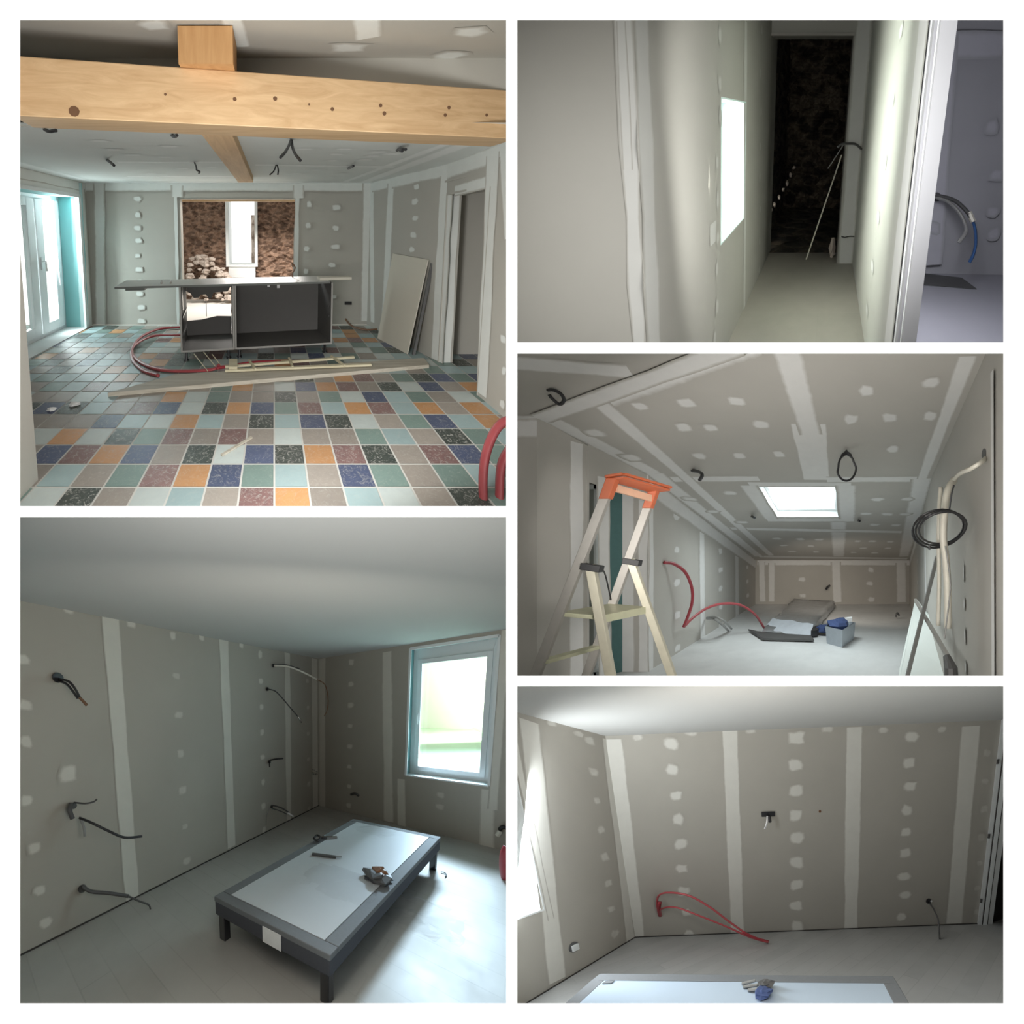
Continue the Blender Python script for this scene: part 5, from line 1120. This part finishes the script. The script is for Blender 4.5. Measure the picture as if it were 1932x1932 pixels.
w.dabs([(-2.2936,3.4400,2.2643),(-1.7290,3.4400,2.2899),(-1.1126,3.4400,2.2926),(-0.3095,3.4400,2.2727),(0.2647,3.4400,2.2406),(0.8786,3.4400,2.2278)], nb, .12, .07, .6)
struct(w, 'wall_second_bedroom_back', 'board_C')
w = MB(C); n_ = (1, 0, 0); panel_holes(w, (CX, .2, 0), (0, 1, 0), (0, 0, 1), CY - .2, 2.4, [(1.2 - .2, 2.485 - .2, .71, 2.0)])
w.band((-2.6200,3.4554,2.2640), (-2.6200,3.3650,-0.0085), .12, n_, .3); w.band((-2.6200,2.6709,2.2535), (-2.6200,2.4661,0.0362), .15, n_, .3); w.band((CX, 2.52, .6), (CX, 2.52, 2.1), .05, n_)
w.column((-2.6200,3.2284,2.2056), (-2.6200,3.1566,0.1754), 8, n_, .11, .10, .6, 0); w.dabs([(-2.6200,2.8586,2.2783),(-2.6200,3.1192,2.2466)], n_, .12, .06, .6)
struct(w, 'wall_second_bedroom_left', 'board_C')
w = MB(C); w.box(CX - .2, CX + .004, 2.475, 2.485, .71, 2.0); w.box(CX - .2, CX + .004, 1.2, 2.485, .70, .715); w.box(CX - .2, CX, 1.2, 2.485, 2.0, 2.01)
struct(w, 'window_5', 'reveal')
m = MB(C); m.box(CX - .2, CX - .15, 2.42, 2.475, .715, 2.0); m.box(CX - .2, CX - .15, 1.2, 2.42, .715, .77); m.box(CX - .2, CX - .15, 1.2, 2.42, 1.94, 2.0)
wo = m.build('side_window', 'pvc', label='bright window edge at the left of the second bedroom view', cat='window', bevel=.004)
MB(C).box(CX - .18, CX - .175, 1.2, 2.42, .77, 1.94).build('glass_pane', 'glass', wo)
# doorway at the right end
m = MB(C); m.box(1.49, 1.535, CY - .03, CY + .02, 0, CH); m.box(1.545, 1.59, CY - .045, CY + .0, 0, CH); m.box(1.605, 1.66, CY - .03, CY + .10, 0, CH); struct(m, 'door_1', 'reveal')
m = MB(C); m.box(1.533, 1.547, CY - .035, CY + .01, 0, CH); m.box(1.588, 1.607, CY - .03, CY + .02, 0, CH); struct(m, 'trim_7', 'gap')
for i, z in enumerate((1.85, 1.05, .28)):
    m = MB(C); m.box(1.482, 1.50, CY - .045, CY - .02, z, z + .05); m.build('door_hinge', 'darkgrey', label='%s of three small dark hinge plates on the door lining at the right' % ('uppermost', 'middle', 'lowest')[i], cat='hinge', group='hinge plates on the right door lining')
w = MB(C); w.poly([(1.66, CY + .02, 0), (3.4, CY + .9, 0), (3.4, CY + .9, 2.5), (1.66, CY + .02, 2.5)]); w.poly([(1.6, CY, 2.2), (3.4, CY, 2.2), (3.4, CY, 2.5), (1.6, CY, 2.5)]); struct(w, 'wall_dark_passage', 'gap')
m = MB(C); m.box(CX, 1.49, CY - .006, CY, .0, .010); m.box(CX, CX + .006, .3, CY, 0, .010); struct(m, 'trim_8', 'gap')
# sockets, cables
t = thing(C, 'wall_outlet', (-0.9577,3.4300,1.4168), 'black wall box with a short white wire in the middle of the back wall', 'outlet')
p = Vector((-0.9604,3.4400,1.4165)); MB(C).obox(p + Vector((-.075, -.012, -.028)), (.15, 0, 0), (0, .012, 0), (0, 0, .056)).build('back_box', 'black', t, bevel=.006)
MB(C).tube([(-0.9674,3.4200,1.3943),(-0.9646,3.3800,1.3265),(-0.9877,3.3700,1.2582)], .011).build('white_wire', 'paper', t); MB(C).tube([(-0.9444,3.4200,1.3875),(-0.9326,3.3900,1.3304)], .016, smooth=False).build('black_wire', 'black', t)
m = MB(C); m.disc((-0.3945,3.4380,1.4231), (1, 0, 0), (0, 0, 1), .014, depth=Vector((0, -.005, 0))); m.build('screw_hole', 'copper', label='tiny brown spot on the wall right of the black wall box', cat='hole')
t = thing(C, 'wall_outlet', (-2.6100,2.6582,0.2667), 'small pale socket in a dark ring low on the left wall under the window', 'outlet')
p = Vector((-2.6200,2.6684,0.2620)); MB(C).disc(p, (0, 1, 0), (0, 0, 1), .05, depth=Vector((.008, 0, 0))).build('ring', 'darkgrey', t); MB(C).obox(p + Vector((.008, -.03, -.035)), (.02, 0, 0), (0, .06, 0), (0, 0, .06)).build('socket_body', 'reveal', t, bevel=.004)
t = thing(C, 'wall_outlet', (0.8804,3.4300,0.3203), 'round hole low in the back wall with a thin cable hanging to the floor', 'outlet')
MB(C).disc((0.8829,3.4400,0.3169), (1, 0, 0), (0, 0, 1), .032, depth=Vector((0, -.008, 0))).build('ring', 'black', t); MB(C).disc((0.9130,3.4350,0.3173), (1, 0, 0), (0, 0, 1), .012, depth=Vector((0, -.01, 0))).build('rim', 'paper', t)
MB(C).tube([(0.8881,3.4300,0.3000),(0.9152,3.3000,0.2591),(0.9443,3.2000,0.1739),(0.9502,3.1400,0.0522),(0.9367,3.0543,0.0100)], .009).build('cable', 'darkgrey', t, smooth=True)
t = thing(C, 'red_conduit', (-2.2590,3.4000,0.4316), 'bundle of red conduits bending out of the back wall and drooping right to the floor', 'conduit')
MB(C).tube([(-2.2822,3.4300,0.2888),(-2.2662,3.3800,0.4192),(-2.2078,3.3400,0.5461),(-2.0527,3.2800,0.5958),(-1.7893,3.2000,0.5722),(-1.5467,3.1500,0.4440),(-1.3185,3.1200,0.2606),(-1.1188,3.1000,0.1166),(-0.9441,3.1396,0.0200)], .012, seg=8).build('upper_tube', 'red_hose', t, smooth=True)
MB(C).tube([(-2.2775,3.4300,0.2751),(-2.2098,3.3600,0.3781),(-1.9832,3.2600,0.4236),(-1.6851,3.1800,0.3397),(-1.3871,3.1400,0.2176),(-1.1198,3.1000,0.0977),(-0.9245,3.1115,0.0200)], .011, seg=8).build('lower_tube', 'red_hose', t, smooth=True)
MB(C).tube([(-2.2783,3.4300,0.2684),(-2.2534,3.3800,0.3727),(-2.2181,3.3600,0.4630)], .020).build('bent_collar', 'redtube_dark', t, smooth=True); MB(C).tube([(-1.2023,3.1000,0.1642),(-1.0630,3.1000,0.0825),(-0.9283,3.1250,0.0200)], .017).build('tube_end', 'redtube_dark', t, smooth=True)
# bed base in the foreground
t = thing(C, 'bed_base', (-.75, 1.3, 0), 'grey bordered bed base end with pale blue cover, lower right view', 'bed')
bz = .38
q = [Vector(v) for v in [(-1.7726,1.9562,0.3800),(0.2646,1.7746,0.3800)]]; eu = (q[1] - q[0]).normalized(); LU = (q[1] - q[0]).length; ev = Vector((-eu.y, eu.x, 0)) * -1
ev = Vector((.20, -1, 0)).normalized()
def cp(a, b, z): return Vector((q[0].x, q[0].y, 0)) + eu * a + ev * b + Vector((0, 0, z))
MB(C).prism([cp(0, 0, .2), cp(LU, 0, .2), cp(LU, .9, .2), cp(0, .9, .2)][::-1], (0, 0, .175)).build('box_frame', 'bed_side', t, bevel=.008)
m = MB(C); bw = .085
for a0, a1, b0, b1 in ((0, LU, 0, bw), (0, bw, bw, .9), (LU - bw, LU, bw, .9)): m.prism([cp(a0, b0, .36), cp(a0, b1, .36), cp(a1, b1, .36), cp(a1, b0, .36)], (0, 0, .022))
m.build('fabric_border', 'bed_edge', t, bevel=.004)
m = MB(C); m.prism([cp(bw, bw, .36), cp(bw, .9, .36), cp(LU - bw, .9, .36), cp(LU - bw, bw, .36)], (0, 0, .02)); m.build('top_cover', 'bluemat', t)
for a in (.06, LU - .1): m = MB(C); m.obox(cp(a, .06, 0), eu * .05, ev * .05, (0, 0, .2)); m.build('leg', 'bed_leg', t)
t = thing(C, 'work_glove', (-0.5777,1.6820,0.3800), 'dark grey work gloves with pale straps on the pale blue cover', 'gloves')
MB(C).lump((-0.5235,1.6133,0.4100), .055, .05, .03, .3).build('glove_body', 'bluecloth', t)
MB(C).lump((-0.5297,1.7009,0.4100), .05, .04, .025, .3).build('glove_cuff', 'darkgrey', t)
for a, b in (((-0.6971,1.7431,0.3900), (-0.6172,1.7575,0.4000)), ((-0.6741,1.7071,0.3900), (-0.5851,1.7086,0.4000)), ((-0.6321,1.6710,0.3900), (-0.5643,1.6626,0.4000))): MB(C).tube([a, b], .011, smooth=False).build('finger', 'grey_tube', t)
m = MB(C); m.obox(Vector((-1.6471,1.8199,0.3830)), (.06, 0, 0), (0, .03, 0), (0, 0, .003)); m.build('sticker', 'bed_edge', label='small dark smudged sticker on the left corner of the blue cover', cat='sticker')
